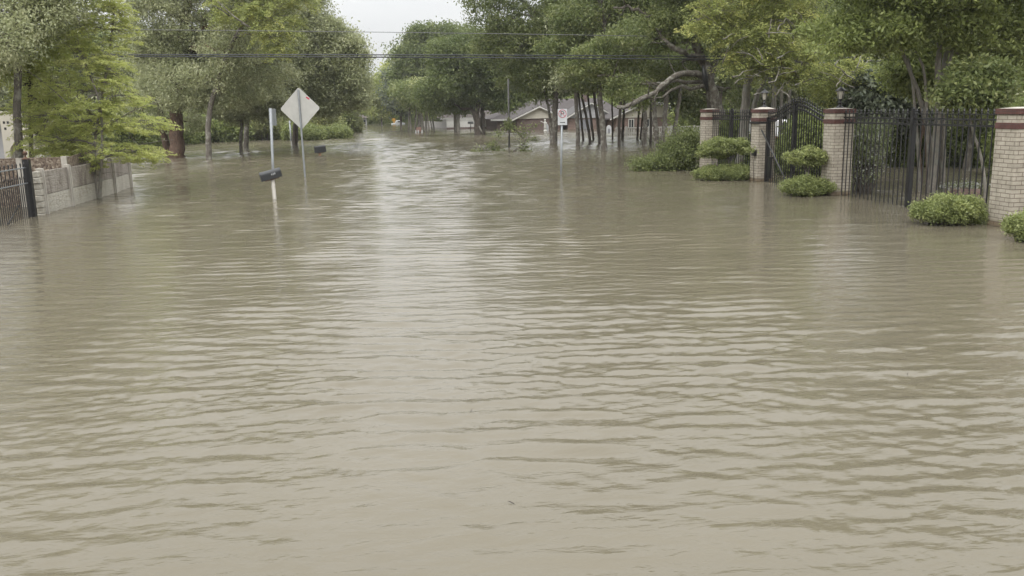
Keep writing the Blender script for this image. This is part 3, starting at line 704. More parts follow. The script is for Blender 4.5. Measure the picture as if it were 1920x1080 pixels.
# digits drawn as strokes
SEG = {'6': [(.9,1.8,.2,1.4),(.2,1.4,.0,.6),(0,.6,.3,0),(.3,0,.8,.1),(.8,.1,1,.6),(1,.6,.6,1),(.6,1,.05,.75)],
       '2': [(0,1.6,.4,2),(.4,2,.9,1.8),(.9,1.8,.9,1.3),(.9,1.3,0,0),(0,0,1,0)],
       '8': [(.5,1.1,.05,1.5),(.05,1.5,.5,2),(.5,2,.95,1.5),(.95,1.5,.5,1.1),(.5,1.1,0,.5),(0,.5,.5,0),(.5,0,1,.5),(1,.5,.5,1.1)]}
def mailbox(t, c, ln, wd, ht, ang, tilt, mt, number=None, flat=False):
    rot = Matrix.Rotation(ang, 3, 'Z') @ Matrix.Rotation(tilt, 3, 'Y'); rot = np.array(rot)
    n = 10; r = wd/2; prof = [(-r, 0)] + [(-r*math.cos(math.pi*i/n), ht - r*(.55 if flat else 1) + r*(.55 if flat else 1)*math.sin(math.pi*i/n)) for i in range(n+1)] + [(r, 0)]
    def ring_at(x, s=1.0): return [rot @ np.array([x, u*s, (z - ht/2)*s]) + c for u, z in prof]
    k = len(prof); vs = ring_at(-ln/2) + ring_at(ln/2)
    m = MB(); m.add(vs, [tuple(range(k))[::-1], tuple(range(k, 2*k))] + [(i, (i+1)%k, k+(i+1)%k, k+i) for i in range(k)], smooth=False); b = m.build('box', mt, t, bevel=.003)
    for sgn, nm in ((-1, 'door'), (1, 'back_panel')):
        vs = ring_at(sgn*(ln/2+.002), 1.03) + ring_at(sgn*(ln/2+.014), 1.03); m = MB(); m.add(vs, [tuple(range(k))[::-1], tuple(range(k, 2*k))] + [(i, (i+1)%k, k+(i+1)%k, k+i) for i in range(k)]); m.build(nm, mt if not number or sgn>0 else M_['rust'] if False else mt, t)
    m = MB(); q = rot @ np.array([ln*.0, -0.0, -ht/2 - .012]) + c; m.obox(q, (ln*.7, wd*.8, .02), ang, tilt=np.array(Matrix.Rotation(tilt, 3, 'Y'))); m.build('bracket', M_['rust'], t)
    if number:
        m = MB(); hh = .042; x = ln*.02
        for ch in number:
            for (a, b_, c_, d_) in SEG[ch]:
                p = rot @ np.array([x + a*hh*.5, -r - .004, (b_ - 1)*hh*.5 + .002]) + c; q = rot @ np.array([x + c_*hh*.5, -r - .004, (d_ - 1)*hh*.5 + .002]) + c
                m.tube([p, q], .0045, 4)
            x += .036
        m.build('house_number', M_['signwhite'], t)
    return rot
Y = ydist(515, 373); p0 = P(515, 373, Y); c = P(507, 327, Y); pt = P(511, 335, Y)
t = thing('mailbox', (p0[0], Y, 0), 'tilted black mailbox numbered 628 on a white post standing in the flood', 'mailbox')
d = (pt - p0) / np.linalg.norm(pt - p0)
m = MB(); m.tube([p0 - d*.7, pt], .045, 10); m.build('post', M_['pvc'], t)
mailbox(t, c, .46, .17, .21, R(14), R(-13), M_['mailbox'], '628')
Y = ydist(600, 292); p0 = P(600, 292, Y); c = P(600, 279.5, Y)
t = thing('mailbox', (p0[0], Y, 0), 'far black mailbox on a brown wooden post, nearly submerged', 'mailbox')
m = MB(); m.box(p0[0]-.06, p0[0]+.06, Y-.06, Y+.06, -.6, c[2]-.16); m.build('post', M_['wood'], t)
mailbox(t, c, .48, .2, .31, R(12), R(-5), M_['mailbox'], None, True)

# no parking sign
Y = ydist(1052, 328); p0 = P(1052, 328, Y); pt = P(1054, 206, Y)
t = thing('no_parking_sign', (p0[0], Y, 0), 'white no parking sign with red circle and arrow on a steel pole', 'road sign')
d = (pt - p0) / np.linalg.norm(pt - p0)
m = MB(); m.tube([p0 - d*.8, pt - d*.02], .030, 8); m.build('pole', M_['galv'], t)
c = P(1054, 219.5, Y) + np.array([0, -.045, 0]); sw, sh = 17.5*mpp(Y), 29*mpp(Y)
m = MB(); m.obox(c, (sw, .006, sh), 0); m.build('plate', M_['signwhite'], t, bevel=.002)
yf = c[1] - .0055
def flat_stroke(m, pts, w, y=yf, dz=.0):
    for (a, b) in zip(pts[:-1], pts[1:]):
        a = np.array(a, float); b = np.array(b, float); dd = b - a; nn = np.array([-dd[1], dd[0]]); nn = nn / np.linalg.norm(nn) * w/2; e = dd/np.linalg.norm(dd)*w*.25; a = a - e; b = b + e
        q = [a-nn, b-nn, b+nn, a+nn]
        m.add([(c[0]+x, y-dz, c[2]+z) for x, z in q] + [(c[0]+x, y-dz+.0018, c[2]+z) for x, z in q], [(0,1,2,3),(7,6,5,4),(0,4,5,1),(1,5,6,2),(2,6,7,3),(3,7,4,0)])
rr = sw*.40; cz = sh*.5 - rr - sh*.05
m = MB(); flat_stroke(m, [(-.045, cz-.075), (-.045, cz+.062), (.01, cz+.062), (.036, cz+.050), (.044, cz+.028), (.034, cz+.004), (.01, cz-.006), (-.04, cz-.006)], .02); m.build('letter_p', M_['black'], t)
m = MB(); flat_stroke(m, [(rr*math.cos(a), cz + rr*math.sin(a)) for a in np.linspace(0, 2*math.pi, 25)], .017, dz=.0008)
flat_stroke(m, [(-rr*.70, cz+rr*.70), (rr*.70, cz-rr*.70)], .014, dz=.0025); m.build('red_circle', M_['red'], t)
m = MB(); za = -sh*.34; flat_stroke(m, [(-.072, za), (.06, za)], .020)
m.add([(c[0]+x, yf, c[2]+z) for x, z in ((.045, za-.022), (.085, za), (.045, za+.022))], [(0,1,2)]); m.build('arrow', M_['black'], t)

# slim poles further up the street
def pole(px, pyb, pyt, wpx, name, label, cat, mt, pyt_x=None, group=None):
    Y = ydist(px, pyb); a = P(px, pyb, Y); b = P(pyt_x or px, pyt, Y); t = thing(name, (a[0], Y, 0), label, cat, group)
    d = (b - a) / np.linalg.norm(b - a)
    m = MB(); m.tube([a - d*.6, b], wpx*mpp(Y)/2, 7); m.build('pole', mt, t); return t, Y, b
t, Y, b = pole(955, 276, 148, 3.4, 'utility_pole', 'slim grey pole rising into the foliage behind the floating branches', 'pole', M_['darkpole'], 953)
t, Y, b = pole(546, 264, 226, 3.0, 'marker_post', 'thin grey post left of the diamond sign pole', 'post', M_['galv'], 543)
t, Y, b = pole(557.5, 268, 238, 2.2, 'marker_post', 'shorter thin grey post in the leaves below the diamond sign', 'post', M_['galv'], 556)
t, Y, b = pole(882.5, 245, 230, 1.4, 'post_box', 'far small mailbox on a thin post before the white wall', 'mailbox', M_['iron'])
m = MB(); m.obox(b, (.5, .25, .22)); m.build('box', M_['galv'], t, bevel=.03)
t, Y, b = pole(890.5, 250, 224, 1.5, 'marker_post', 'thin dark post beside the split oak trunk', 'post', M_['iron'])
# ---------------------------------------------------------------- houses far up the street
def hip(m, x0, x1, y0, y1, ze, rx0, rx1, zr, ov=.35, th=.14):
    ym = (y0 + y1) / 2
    lo = [(x0-ov,y0-ov,ze),(x1+ov,y0-ov,ze),(x1+ov,y1+ov,ze),(x0-ov,y1+ov,ze)]; hi = [(rx0,ym,zr),(rx1,ym,zr)]
    m.add(lo + hi, [(0,1,5,4),(1,2,5),(2,3,4,5),(3,0,4),(0,3,2,1)])
def fascia(t, x0, x1, y, z, h=.16, mt=None, name='fascia'):
    m = MB(); m.box(x0, x1, y-.03, y, z-h, z); m.build(name, mt or M_['white'], t)
def window(t, x0, x1, y, z0, z1, nx=2):
    m = MB(); fw = .07
    m.box(x0-fw, x1+fw, y-.06, y-.003, z1, z1+fw); m.box(x0-fw, x1+fw, y-.08, y-.003, z0-fw, z0); m.box(x0-fw, x0, y-.06, y-.003, z0, z1); m.box(x1, x1+fw, y-.06, y-.003, z0, z1)
    for i in range(1, nx): xx = x0 + (x1-x0)*i/nx; m.box(xx-.025, xx+.025, y-.05, y-.003, z0, z1)
    wf = m.build('window', M_['white'], t); m = MB(); m.box(x0, x1, y-.02, y-.004, z0, z1); m.build('pane', M_['glass'], wf)
def X_(px, Y): return P(px, 220, Y)[0]
def Z_(px, py, Y): return P(px, py, Y)[2]

# brown-roofed brick house
Y = ydist(1000, 243); t = thing('brick_house', (X_(1000, Y), Y, 0), 'long brick house with brown shingle roof and cream gable beyond the grove', 'house')
x0, x1 = X_(925, Y+1), X_(1172, Y+1); ze = Z_(1000, 222.5, Y)
m = MB(); m.box(x0+.3, x1, Y+1, Y+9, -.8, ze); m.build('wall', M_['darkbrick'], t)
m = MB(); hip(m, x0, x1, Y+1, Y+9, ze+.01, X_(1004, Y+5), X_(1125, Y+5), Z_(1004, 186, Y+5)); rf = m.build('roof', M_['shingle'], t)
m = MB(); cx = X_(1088, Y+5); m.box(cx, cx+.5, Y+4.2, Y+4.9, ze+.5, Z_(1088, 178, Y+5)); m.build('chimney', M_['darkbrick'], rf)
fascia(t, x0-.3, x1+.3, Y+.64, ze+.02)
def front_gable(t, pa, pt, pb, Y, wallm, gm, depth=3.0, wl=None):   # pixel corners: left eave, apex, right eave
    xa, za = X_(pa[0], Y), Z_(pa[0], pa[1], Y); xt, zt = X_(pt[0], Y), Z_(pt[0], pt[1], Y); xb = X_(pb[0], Y)
    m = MB(); m.add([(xa,Y,za),(xb,Y,za),(xt,Y,zt),(xa,Y+.1,za),(xb,Y+.1,za),(xt,Y+.1,zt)], [(0,1,2),(5,4,3),(0,3,4,1),(1,4,5,2),(2,5,3,0)]); m.build('gable', gm, t)
    m = MB(); ins = (xb-xa)*.04; m.box(xa+ins, xb-ins, Y+.101, Y+depth, -.8, za-.01); m.build('wall', wallm, t)
    m = MB(); o = .12; e = .10
    for s_, xe in ((-1, xa), (1, xb)):
        dx = .35*s_; dz = -(zt-za)/abs(xt-xe)*.35
        m.add([(xt,Y-.25,zt+.02),(xe+dx,Y-.25,za+dz+.02),(xe+dx,Y+depth+1.4,za+dz+.02),(xt,Y+depth+1.4,zt+.02),(xt,Y-.25,zt+.02+o),(xe+dx,Y-.25,za+dz+.02+o),(xe+dx,Y+depth+1.4,za+dz+.02+o),(xt,Y+depth+1.4,zt+.02+o)],
              [(0,1,2,3),(7,6,5,4),(0,4,5,1),(1,5,6,2),(2,6,7,3),(3,7,4,0)])
    m.build('gable_roof', M_['shingle'] if gm != M_['greystucco'] else M_['shinglegrey'], t)
    m = MB()
    for s_, xe in ((-1, xa), (1, xb)):
        dx = .35*s_; dz = -(zt-za)/abs(xt-xe)*.35
        m.add([(xt,Y-.29,zt-.03),(xe+dx,Y-.29,za+dz-.03),(xe+dx,Y-.251,za+dz-.03),(xt,Y-.251,zt-.03),(xt,Y-.29,zt+.10),(xe+dx,Y-.29,za+dz+.10),(xe+dx,Y-.251,za+dz+.10),(xt,Y-.251,zt+.10)],
              [(0,1,2,3),(7,6,5,4),(0,4,5,1),(1,5,6,2),(2,6,7,3),(3,7,4,0)])
    m.build('bargeboard', M_['white'], t)
    return xa, xb, za
front_gable(t, (966, 223), (1011, 201), (1054, 223), Y-2, M_['darkbrick'], M_['stucco'])
ga = front_gable(t, (1062, 222), (1108, 194), (1152, 222), Y-2.4, M_['housebrick'], M_['greystucco'])
m = MB(); m.box(X_(1084, Y-2.4), X_(1107, Y-2.4), Y-2.33, Y-2.302, -.5, ga[2]-.12); m.build('garage_door', M_['door'], t)
window(t, X_(1060, Y+1)+.0, X_(1066, Y+1), Y+1, .2, .85)

# grey-roofed brick house behind the white picket fence
Y = 76.0; t = thing('brick_house', (X_(1300, Y), Y, 0), 'low red brick house with grey roof behind the white picket fence', 'house')
x0, x1 = X_(1160, Y+1), X_(1446, Y+1); ze = Z_(1240, 222, Y)
m = MB(); m.box(x0+.3, x1, Y+1, Y+10, -.8, ze); m.build('wall', M_['housebrick'], t)
m = MB(); hip(m, x0, x1, Y+1, Y+10, ze+.01, X_(1235, Y+5), X_(1392, Y+5), Z_(1300, 190, Y+5)); m.build('roof', M_['shinglegrey'], t)
fascia(t, x0-.3, x1+.3, Y+.64, ze+.04, .24)
front_gable(t, (1150, 221.5), (1215, 190), (1288, 221.5), Y-2, M_['housebrick'], M_['stucco'])
for px in (1180, 1214, 1262): window(t, X_(px, Y-2), X_(px+8, Y-2), Y-1.899, .15, .8)
Y = ydist(1240, 252); t = thing('picket_fence', (X_(1240, Y), Y, 0), 'white picket fence in the flood in front of the grey-roofed house', 'fence')
xa, xb = X_(1154, Y), X_(1330, Y); zt = Z_(1240, 237, Y)
m = MB(); xx = np.arange(xa, xb, .125)
for x in xx: m.box(x-.022, x+.022, Y-.012, Y+.012, -.4, zt - .04)
m.build('picket_panel', M_['white'], t)
for z in (zt-.05, .14): m = MB(); m.box(xa, xb, Y+.0125, Y+.04, z-.035, z+.035); m.build('rail', M_['white'], t)
for px in (1157, 1174, 1217, 1259, 1301): x = X_(px, Y); m = MB(); m.box(x-.055, x+.055, Y-.09, Y+.02-.0325, -.5, zt+.02); m.box(x-.07, x+.07, Y-.10, Y-.0126, zt+.0205, zt+.05); m.build('post', M_['white'], t)

# far white house and its long wall
Y = 100.0; t = thing('white_house', (X_(880, Y), Y, 0), 'distant white house with faded tan roof behind the long white wall', 'house')
x0, x1 = X_(830, Y), X_(921, Y); ze = Z_(880, 220.5, Y)
m = MB(); m.box(x0+.3, x1-.3, Y, Y+8, -.8, ze); m.build('wall', M_['white'], t)
m = MB(); hip(m, x0, x1, Y, Y+8, ze+.01, X_(838, Y+4), X_(915, Y+4), Z_(880, 201, Y+4)); m.build('roof', M_['shinglered'], t)
fascia(t, x0-.3, x1+.3, Y-.36, ze+.03, .2)
for px in (845, 872, 905): window(t, X_(px, Y), X_(px+7, Y), Y, .1, .85)
Y = ydist(890, 241.3); t = thing('garden_wall', (X_(890, Y), Y, 0), 'long white garden wall on a red brick base behind the split oak', 'wall')
xa, xb = X_(837, Y), X_(941, Y); zt = Z_(890, 224.5, Y); zb = Z_(890, 238, Y)
m = MB(); m.box(xa, xb, Y, Y+.2, zb, zt); m.build('wall_panel', M_['white'], t)
m = MB(); m.box(xa, xb, Y-.03, Y+.23, -.5, zb-.003); m.build('base', M_['darkbrick'], t)
m = MB(); m.box(xa, xb, Y-.04, Y+.24, zt+.002, zt+.06); m.build('coping', M_['white'], t)
m = MB(); m.box(xb+.003, X_(968, Y), Y-.1, Y+.25, -.5, zt-.05); m.build('brick_end', M_['darkbrick'], t)
a = W(795, 237.5); b = W(838, 240.6)
t = thing('board_fence', (a[0], a[1], 0), 'grey wooden board fence running up to the long white wall', 'fence')
m = MB(); nn = 34; rgf = np.random.default_rng(2)
for i in range(nn):
    p = a + (b - a) * (i + .04) / nn; q = a + (b - a) * (i + .94) / nn; z = Z_(817, 227.5, (a[1]+b[1])/2) + rgf.uniform(-.02, .02)
    m.add([(p[0],p[1],-.5),(q[0],q[1],-.5),(q[0],q[1]+.05,-.5),(p[0],p[1]+.05,-.5),(p[0],p[1],z),(q[0],q[1],z),(q[0],q[1]+.05,z),(p[0],p[1]+.05,z)], [(0,3,2,1),(4,5,6,7),(0,1,5,4),(1,2,6,5),(2,3,7,6),(3,0,4,7)])
m.build('board_panel', M_['greywood'], t)
Y = ydist(683, 234); t = thing('garage', (X_(683, Y), Y, 0), 'small grey building with tiled roof where the street bends away', 'building')
x0, x1 = X_(666, Y), X_(687, Y); ze = Z_(683, 221, Y)
m = MB(); m.box(x0, x1, Y, Y+5, -.6, ze); m.build('wall', M_['greystucco'], t)
m = MB(); hip(m, x0, x1, Y, Y+5, ze+.01, x0+.7, x1-.5, Z_(683, 215.5, Y)); m.build('roof', M_['shinglered'], t)
for dx in (-1.0, -.45): m = MB(); m.box(x1+dx, x1+dx+.3, Y-.03, Y-.002, .1, ze-.25); m.build('window', M_['glass'], t)

# sunken car, yellow sign, barricade, statue, arched board
Y = ydist(746, 232.6); c = P(747, 230, Y); t = thing('sunken_car', (c[0], Y, 0), 'white car flooded up to its windows at the far end of the street', 'car')
m = MB(); s = mpp(Y); xa, xb = X_(733, Y), X_(759, Y)
prof = [(xa,-.4),(xb,-.4),(xb,.10),(xb-.25,.16),(xa+1.35,.20),(xa+.5,.14),(xa,.08)]
m.prism(prof, 'y', Y, Y+1.7); m.build('body', M_['carwhite'], t, bevel=.05)
xm, xn = X_(740.5, Y), X_(753, Y)
m = MB(); m.prism([(xm,.19),(xn,.17),(xn-.22,.50),(xm+.20,.52)], 'y', Y+.12, Y+1.58); m.build('cabin', M_['carwhite'], t, bevel=.05)
m = MB(); m.prism([(xm+.36,.24),(xn-.10,.22),(xn-.27,.44),(xm+.46,.45)], 'y', Y+.085, Y+.118); m.build('window', M_['glass'], t)
Y = ydist(739, 232.2) ; c = P(738.8, 225.5, Y); t = thing('warning_sign', (c[0], Y, 0), 'small orange-yellow warning sign beside the sunken white car', 'road sign')
m = MB(); m.box(c[0]-.035, c[0]+.035, Y+.01, Y+.06, -.5, c[2]+.1); m.build('post', M_['galv'], t)
m = MB(); m.obox((c[0]-.03, Y-.02, c[2]+.08), (.46, .03, .40), 0); m.obox((c[0]+.02, Y-.02, c[2]-.24), (.30, .03, .22), 0); m.build('plate', M_['orange'], t, bevel=.01)
Y = ydist(784, 249); s = mpp(Y); t = thing('barricade', (X_(784, Y), Y, 0), 'small brown and white road barricade half under water in mid street', 'barricade')
z0, z1 = Z_(784, 246, Y), Z_(784, 239, Y)
m = MB(); m.box(X_(779.5, Y), X_(789, Y), Y, Y+.04, z0-.05, z1); m.build('board', M_['barr'], t, bevel=.008)
m = MB(); m.box(X_(780, Y), X_(788.5, Y), Y+.5, Y+.54, z0-.02, z1+.02); m.build('board', M_['barr'], t)
for px in (778.6, 783.2, 790.2): x = X_(px, Y); m = MB(); m.box(x-.045, x+.045, Y-.06, Y-.005, -.4, Z_(784, 244, Y)); m.build('leg', M_['signwhite'], t)
Y = ydist(1022, 243.5) - 3; x = X_(1022, Y); t = thing('garden_statue', (x, Y, 0), 'small white garden statue against the dark brick wall', 'statue')
h = Z_(1022, 223, Y)
m = MB(); m.lathe((x, Y, 0), [(.16,-.4),(.16,.02),(.11,.06),(.10,.16),(.14,.20)], 10); m.build('pedestal', M_['white'], t)
m = MB(); m.lathe((x, Y, .2), [(.11,0),(.13,.08),(.09,h*.28),(.11,h*.42),(.12,h*.5),(.045,h*.58),(.04,h*.61),(.07,h*.66),(.075,h*.72),(.04,h*.79),(.005,h*.80)], 10)
m.tube([(x-.1, Y, .2+h*.5), (x-.27, Y-.03, .2+h*.55), (x-.4, Y-.04, .2+h*.60)], [.04,.03,.02], 6); m.tube([(x+.1, Y, .2+h*.5), (x+.17, Y, .2+h*.3)], [.04,.03], 6); m.build('figure', M_['white'], t)
m = MB(); x2 = X_(1026, Y); m.prism([(x2-.16,-.4),(x2+.17,-.4),(x2+.17,.35),(x2+.12,.52),(x2,.60),(x2-.12,.52),(x2-.16,.35)], 'y', Y+.3, Y+.36)
o = m.build('arched_yard_board', M_['signwhite'], None); tag(o, 'narrow pale arched board beside the white statue', 'board')
Y = ydist(1142, 249); x = X_(1142, Y); t = thing('arched_board', (x, Y, 0), 'white round-topped yard board between dark trunks of the grove', 'board'); zt = Z_(1142, 234.6, Y)
m = MB(); hw = 4.6*mpp(Y); pr = [(x-hw,-.4),(x+hw,-.4),(x+hw,zt-hw*1.2)] + [(x+hw*math.cos(a), zt-hw*1.2+hw*1.2*math.sin(a)) for a in np.linspace(.3, math.pi-.3, 7)] + [(x-hw,zt-hw*1.2)]
m.prism(pr, 'y', Y, Y+.05); m.build('board', M_['signwhite'], t)
m = MB(); m.prism([(x-hw*.5,zt-.55),(x+hw*.4,zt-.60),(x+hw*.55,zt-.36),(x+hw*.1,zt-.24),(x-hw*.45,zt-.30)], 'y', Y-.006, Y-.002); m.build('faded_print', M_['door'], t)

# ---------------------------------------------------------------- overhead cables
def cable(label, pts, Y, r, mt, name='power_cable'):
    c = [P(a, b, Y) for a, b in pts]; xs = np.linspace(c[0][0], c[-1][0], 60); zs = np.polyval(np.polyfit([q[0] for q in c], [q[2] for q in c], 2), xs)
    m = MB(); m.tube([(x, Y, z) for x, z in zip(xs, zs)], r, 6); o = m.build(name, mt, None); tag(o, label, 'cable', 'overhead cables across the street')
cable('thin pale overhead cable, topmost of the three over the street', [(-400, 53), (240, 55), (700, 59.5), (1280, 70), (2300, 95)], 29.2, .010, M_['cablegrey'])
cable('thick dark overhead cable, middle of the three', [(-400, 106), (240, 103), (700, 101), (1000, 103.5), (1280, 107), (2300, 118)], 29.0, .019, M_['cable'])
cable('thick dark overhead cable, lowest of the three', [(-400, 107), (240, 105.6), (700, 106), (1000, 109), (1280, 111.5), (2300, 124)], 29.0, .021, M_['cable'])

# ---------------------------------------------------------------- trees, left side
T = trunk_px
Y = ydist(182, 372)
tree('young_cypress', 'young bright green feathery tree with two thin stems in front of the low precast wall', [
     T((179, 371), Y, [(178, 330, 0), (176, 280, .1), (188, 200, .2), (205, 100, .2), (214, 20, .2)], 7, 3),
     T((186, 372), Y, [(190, 320, -.1), (192, 260, -.2), (190, 200, -.2), (165, 130, -.1)], 7, 3)],
     [lobe(216, 50, Y, 34, 44), lobe(150, 95, Y, 34, 44), lobe(196, 130, Y, 50, 32), lobe(110, 165, Y+.3, 40, 26), lobe(228, 178, Y, 38, 26), lobe(170, 215, Y, 62, 24), lobe(268, 232, Y-.1, 40, 20), lobe(150, 50, Y, 26, 40),
      lobe(110, 262, Y+.4, 62, 26), lobe(225, 285, Y, 60, 20), lobe(208, 5, Y, 28, 36), lobe(190, -50, Y, 26, 36), lobe(288, 288, Y, 30, 13), lobe(150, 300, Y, 40, 16), lobe(60, 215, Y+.3, 34, 22)],
     M_['leaf_cypress'], M_['bark_pale'], 21, nc=720, per=80, rc=.05, L=.06, Wd=.025, spray=.46, droop=.18, twigs=420, zmin=.45, limb_r=.10, tone_mid=.5, axis=P(190, 200, Y),
     bare=[(curve_pts(P(185, 250, Y), P(300, 190, Y-.3), 7, .12), .016, .004), (curve_pts(P(186, 300, Y), P(325, 262, Y-.3), 7, .1), .016, .004), (curve_pts(P(160, 230, Y), P(30, 120, Y), 8, .14), .018, .004), (curve_pts(P(180, 330, Y), P(244, 328, Y-.2), 6, .2), .01, .003)])
Y = 24.5
tree('feathery_tree', 'bright green feathery tree rising behind the pebbledash wall and cream porch', [T((58, 330), Y, [(58, 260, 0), (54, 150, 0), (70, 60, 0)], 9, 4), T((108, 330), Y+1, [(105, 230, 0), (95, 130, 0)], 8, 4)],
     [lobe(60, 110, Y, 60, 55), lobe(105, 60, Y, 50, 50), lobe(85, 190, Y+.5, 55, 40), lobe(130, 240, Y, 55, 40), lobe(90, 262, Y+.6, 32, 26), lobe(20, 90, Y, 50, 50), lobe(100, -20, Y, 60, 50)],
     M_['leaf_cypress'], M_['bark_dark'], 22, nc=700, per=75, rc=.06, L=.075, Wd=.03, spray=.65, droop=.25, twigs=200, zmin=.55, limb_r=.12, tone_mid=.34)
Y = 23.0
tree('live_oak', 'lichened grey trunk in front of the cream porch, grey green crown in the top corner', [T((36, 350), Y, [(35, 290, 0), (32, 200, 0), (34, 100, .3), (10, -60, 1)], 15, 11)],
     [lobe(30, 30, Y-1, 90, 48), lobe(110, 20, Y, 55, 38), lobe(-40, 80, Y-1, 60, 60), lobe(-80, -60, Y, 160, 90), lobe(60, -110, Y, 140, 80), lobe(-200, 60, Y, 110, 120), lobe(-60, -220, Y+1, 170, 90), lobe(0, 70, Y-2, 60, 40)],
     M_['leaf_oak'], M_['bark_grey'], 23, nc=1500, per=60, rc=.17, L=.088, Wd=.036, twigs=250, limb_r=.3)
tree('live_oak', 'tall oak outside the street corner shading the iron gate', [([(-15.5, 15, -.5), (-15.6, 15, 3), (-15, 15.4, 7)], [.32, .28, .2])],
     [(-14, 15, 9, 3.6, 3.6, 2.4), (-16, 13, 7.5, 3.2, 3.2, 2), (-13, 18, 8, 3, 3, 2), (-15, 11, 9.5, 3, 3, 2), (-12.6, 13.4, 10.5, 2.6, 3, 2)],
     M_['leaf_oak'], M_['bark_grey'], 24, nc=600, per=40, rc=.25, L=.14, Wd=.06, twigs=80, limb_r=.3)

tree('live_oak', 'added unseen oak beyond the largest pillar, shading the right-hand water', [([(16.5, 9, -.5), (16.5, 9, 3), (16, 9.4, 7)], [.32, .28, .2])],  # unseen tree added to darken the water at the right edge
     [(15.5, 9, 8.6, 3.4, 3.6, 2.2), (17, 12, 8.4, 3.2, 3.2, 2.2), (18, 7, 8, 3, 3, 2), (15, 6, 9.2, 2.8, 3, 2)], M_['leaf_deep'], M_['bark_grey'], 30, nc=520, per=40, rc=.25, L=.14, Wd=.06, twigs=80, limb_r=.3)
Y = ydist(332, 295)
tree('live_oak', 'huge live oak with thick red brown trunk and drooping grey green crown', [T((333, 295), Y, [(331, 240, 0), (328, 170, 0), (340, 90, 0), (352, 0, 0)], 29, 14), T((318, 288), Y+1.8, [(306, 250, 0), (300, 190, 0)], 15, 10)],
     [lobe(300, 110, Y, 55, 60), lobe(330, 30, Y, 80, 70), lobe(400, 80, Y-.5, 70, 55), lobe(480, 120, Y, 65, 55), lobe(440, 40, Y, 80, 60), lobe(270, 190, Y, 42, 45), lobe(350, 160, Y-1, 65, 40), lobe(430, 165, Y-1, 60, 45),
      lobe(300, -60, Y, 100, 70), lobe(420, -70, Y, 110, 60), lobe(360, -150, Y, 120, 60), lobe(270, 60, Y+1, 40, 60), lobe(500, -20, Y+1, 60, 50), lobe(350, 228, Y+1.5, 28, 20), lobe(400, 150, Y-2, 50, 42), lobe(432, 100, Y-2.5, 46, 40), lobe(450, 60, Y-2, 40, 36)],
     M_['leaf_oak'], M_['bark_red'], 25, nc=2600, per=72, rc=.23, L=.125, Wd=.056, twigs=260, droop=.4, limb_r=.5)
Y = ydist(392, 298)
tree('yellow_green_tree', 'grey slim trunk under the big oak carrying a yellow green crown over the street', [T((392, 298), Y, [(389, 240, 0), (398, 180, 0), (430, 90, -.5), (470, 20, -1)], 11, 7)],
     [lobe(505, 35, Y-2.5, 46, 42), lobe(525, 78, Y-2.5, 30, 24), lobe(455, 5, Y-2, 50, 32), lobe(520, -30, Y-2, 55, 40), lobe(470, -80, Y-2, 70, 45)],
     M_['leaf_yellow'], M_['bark_grey'], 26, nc=620, per=60, rc=.09, L=.10, Wd=.05, spray=.8, droop=.3, twigs=130, limb_r=.2,
     bare=[(curve_pts(P(430, 30, Y-3), P(395, 8, Y-3.5), 6, .1), .03, .01), (curve_pts(P(470, 52, Y-3.2), P(408, 2, Y-3.4), 7, -.1), .045, .015)])
Y = ydist(452, 288)
tree('live_oak', 'thinner of the two oaks standing close together left of the diamond sign', [T((452, 289), Y, [(452, 240, 0), (462, 180, 0)], 7, 5)],
     [lobe(475, 185, Y, 42, 30), lobe(440, 200, Y, 34, 24), lobe(500, 195, Y, 28, 22)], M_['leaf_oak'], M_['bark_grey'], 27, nc=520, per=45, rc=.22, L=.15, Wd=.065, twigs=80, limb_r=.15, droop=.4)
Y = ydist(461, 281)
tree('live_oak', 'thicker of the two oaks standing close together left of the diamond sign', [T((461, 282), Y, [(462, 240, 0), (468, 150, 0), (480, 80, 0)], 10, 7)],
     [lobe(500, 130, Y, 55, 45), lobe(530, 155, Y, 42, 40), lobe(520, 190, Y, 34, 22), lobe(480, 60, Y, 60, 50), lobe(540, 110, Y, 40, 40)], M_['leaf_oak'], M_['bark_grey'], 28, nc=900, per=45, rc=.26, L=.17, Wd=.075, twigs=90, limb_r=.2)
Y = 52.0
tree('live_oak', 'dense oak whose crown edges the sky behind the diamond sign', [T((552, 266), Y+2, [(556, 220, 0), (570, 140, 0), (575, 40, 0)], 11, 8)],
     [lobe(575, 40, Y, 44, 50), lobe(610, 90, Y, 44, 45), lobe(645, 120, Y, 38, 42), lobe(640, 170, Y, 38, 32), lobe(580, 150, Y, 50, 50), lobe(560, 190, Y+1, 42, 24), lobe(600, 190, Y, 38, 22), lobe(670, 165, Y+1, 22, 32), lobe(565, -30, Y, 40, 50), lobe(625, 68, Y, 28, 26), lobe(540, 80, Y, 40, 60), lobe(672, 190, Y, 16, 16), lobe(662, 92, Y, 20, 24)],
     M_['leaf_oak'], M_['bark_dark'], 29, nc=2100, per=60, rc=.28, L=.16, Wd=.075, twigs=160, limb_r=.4)
Y = 60.0
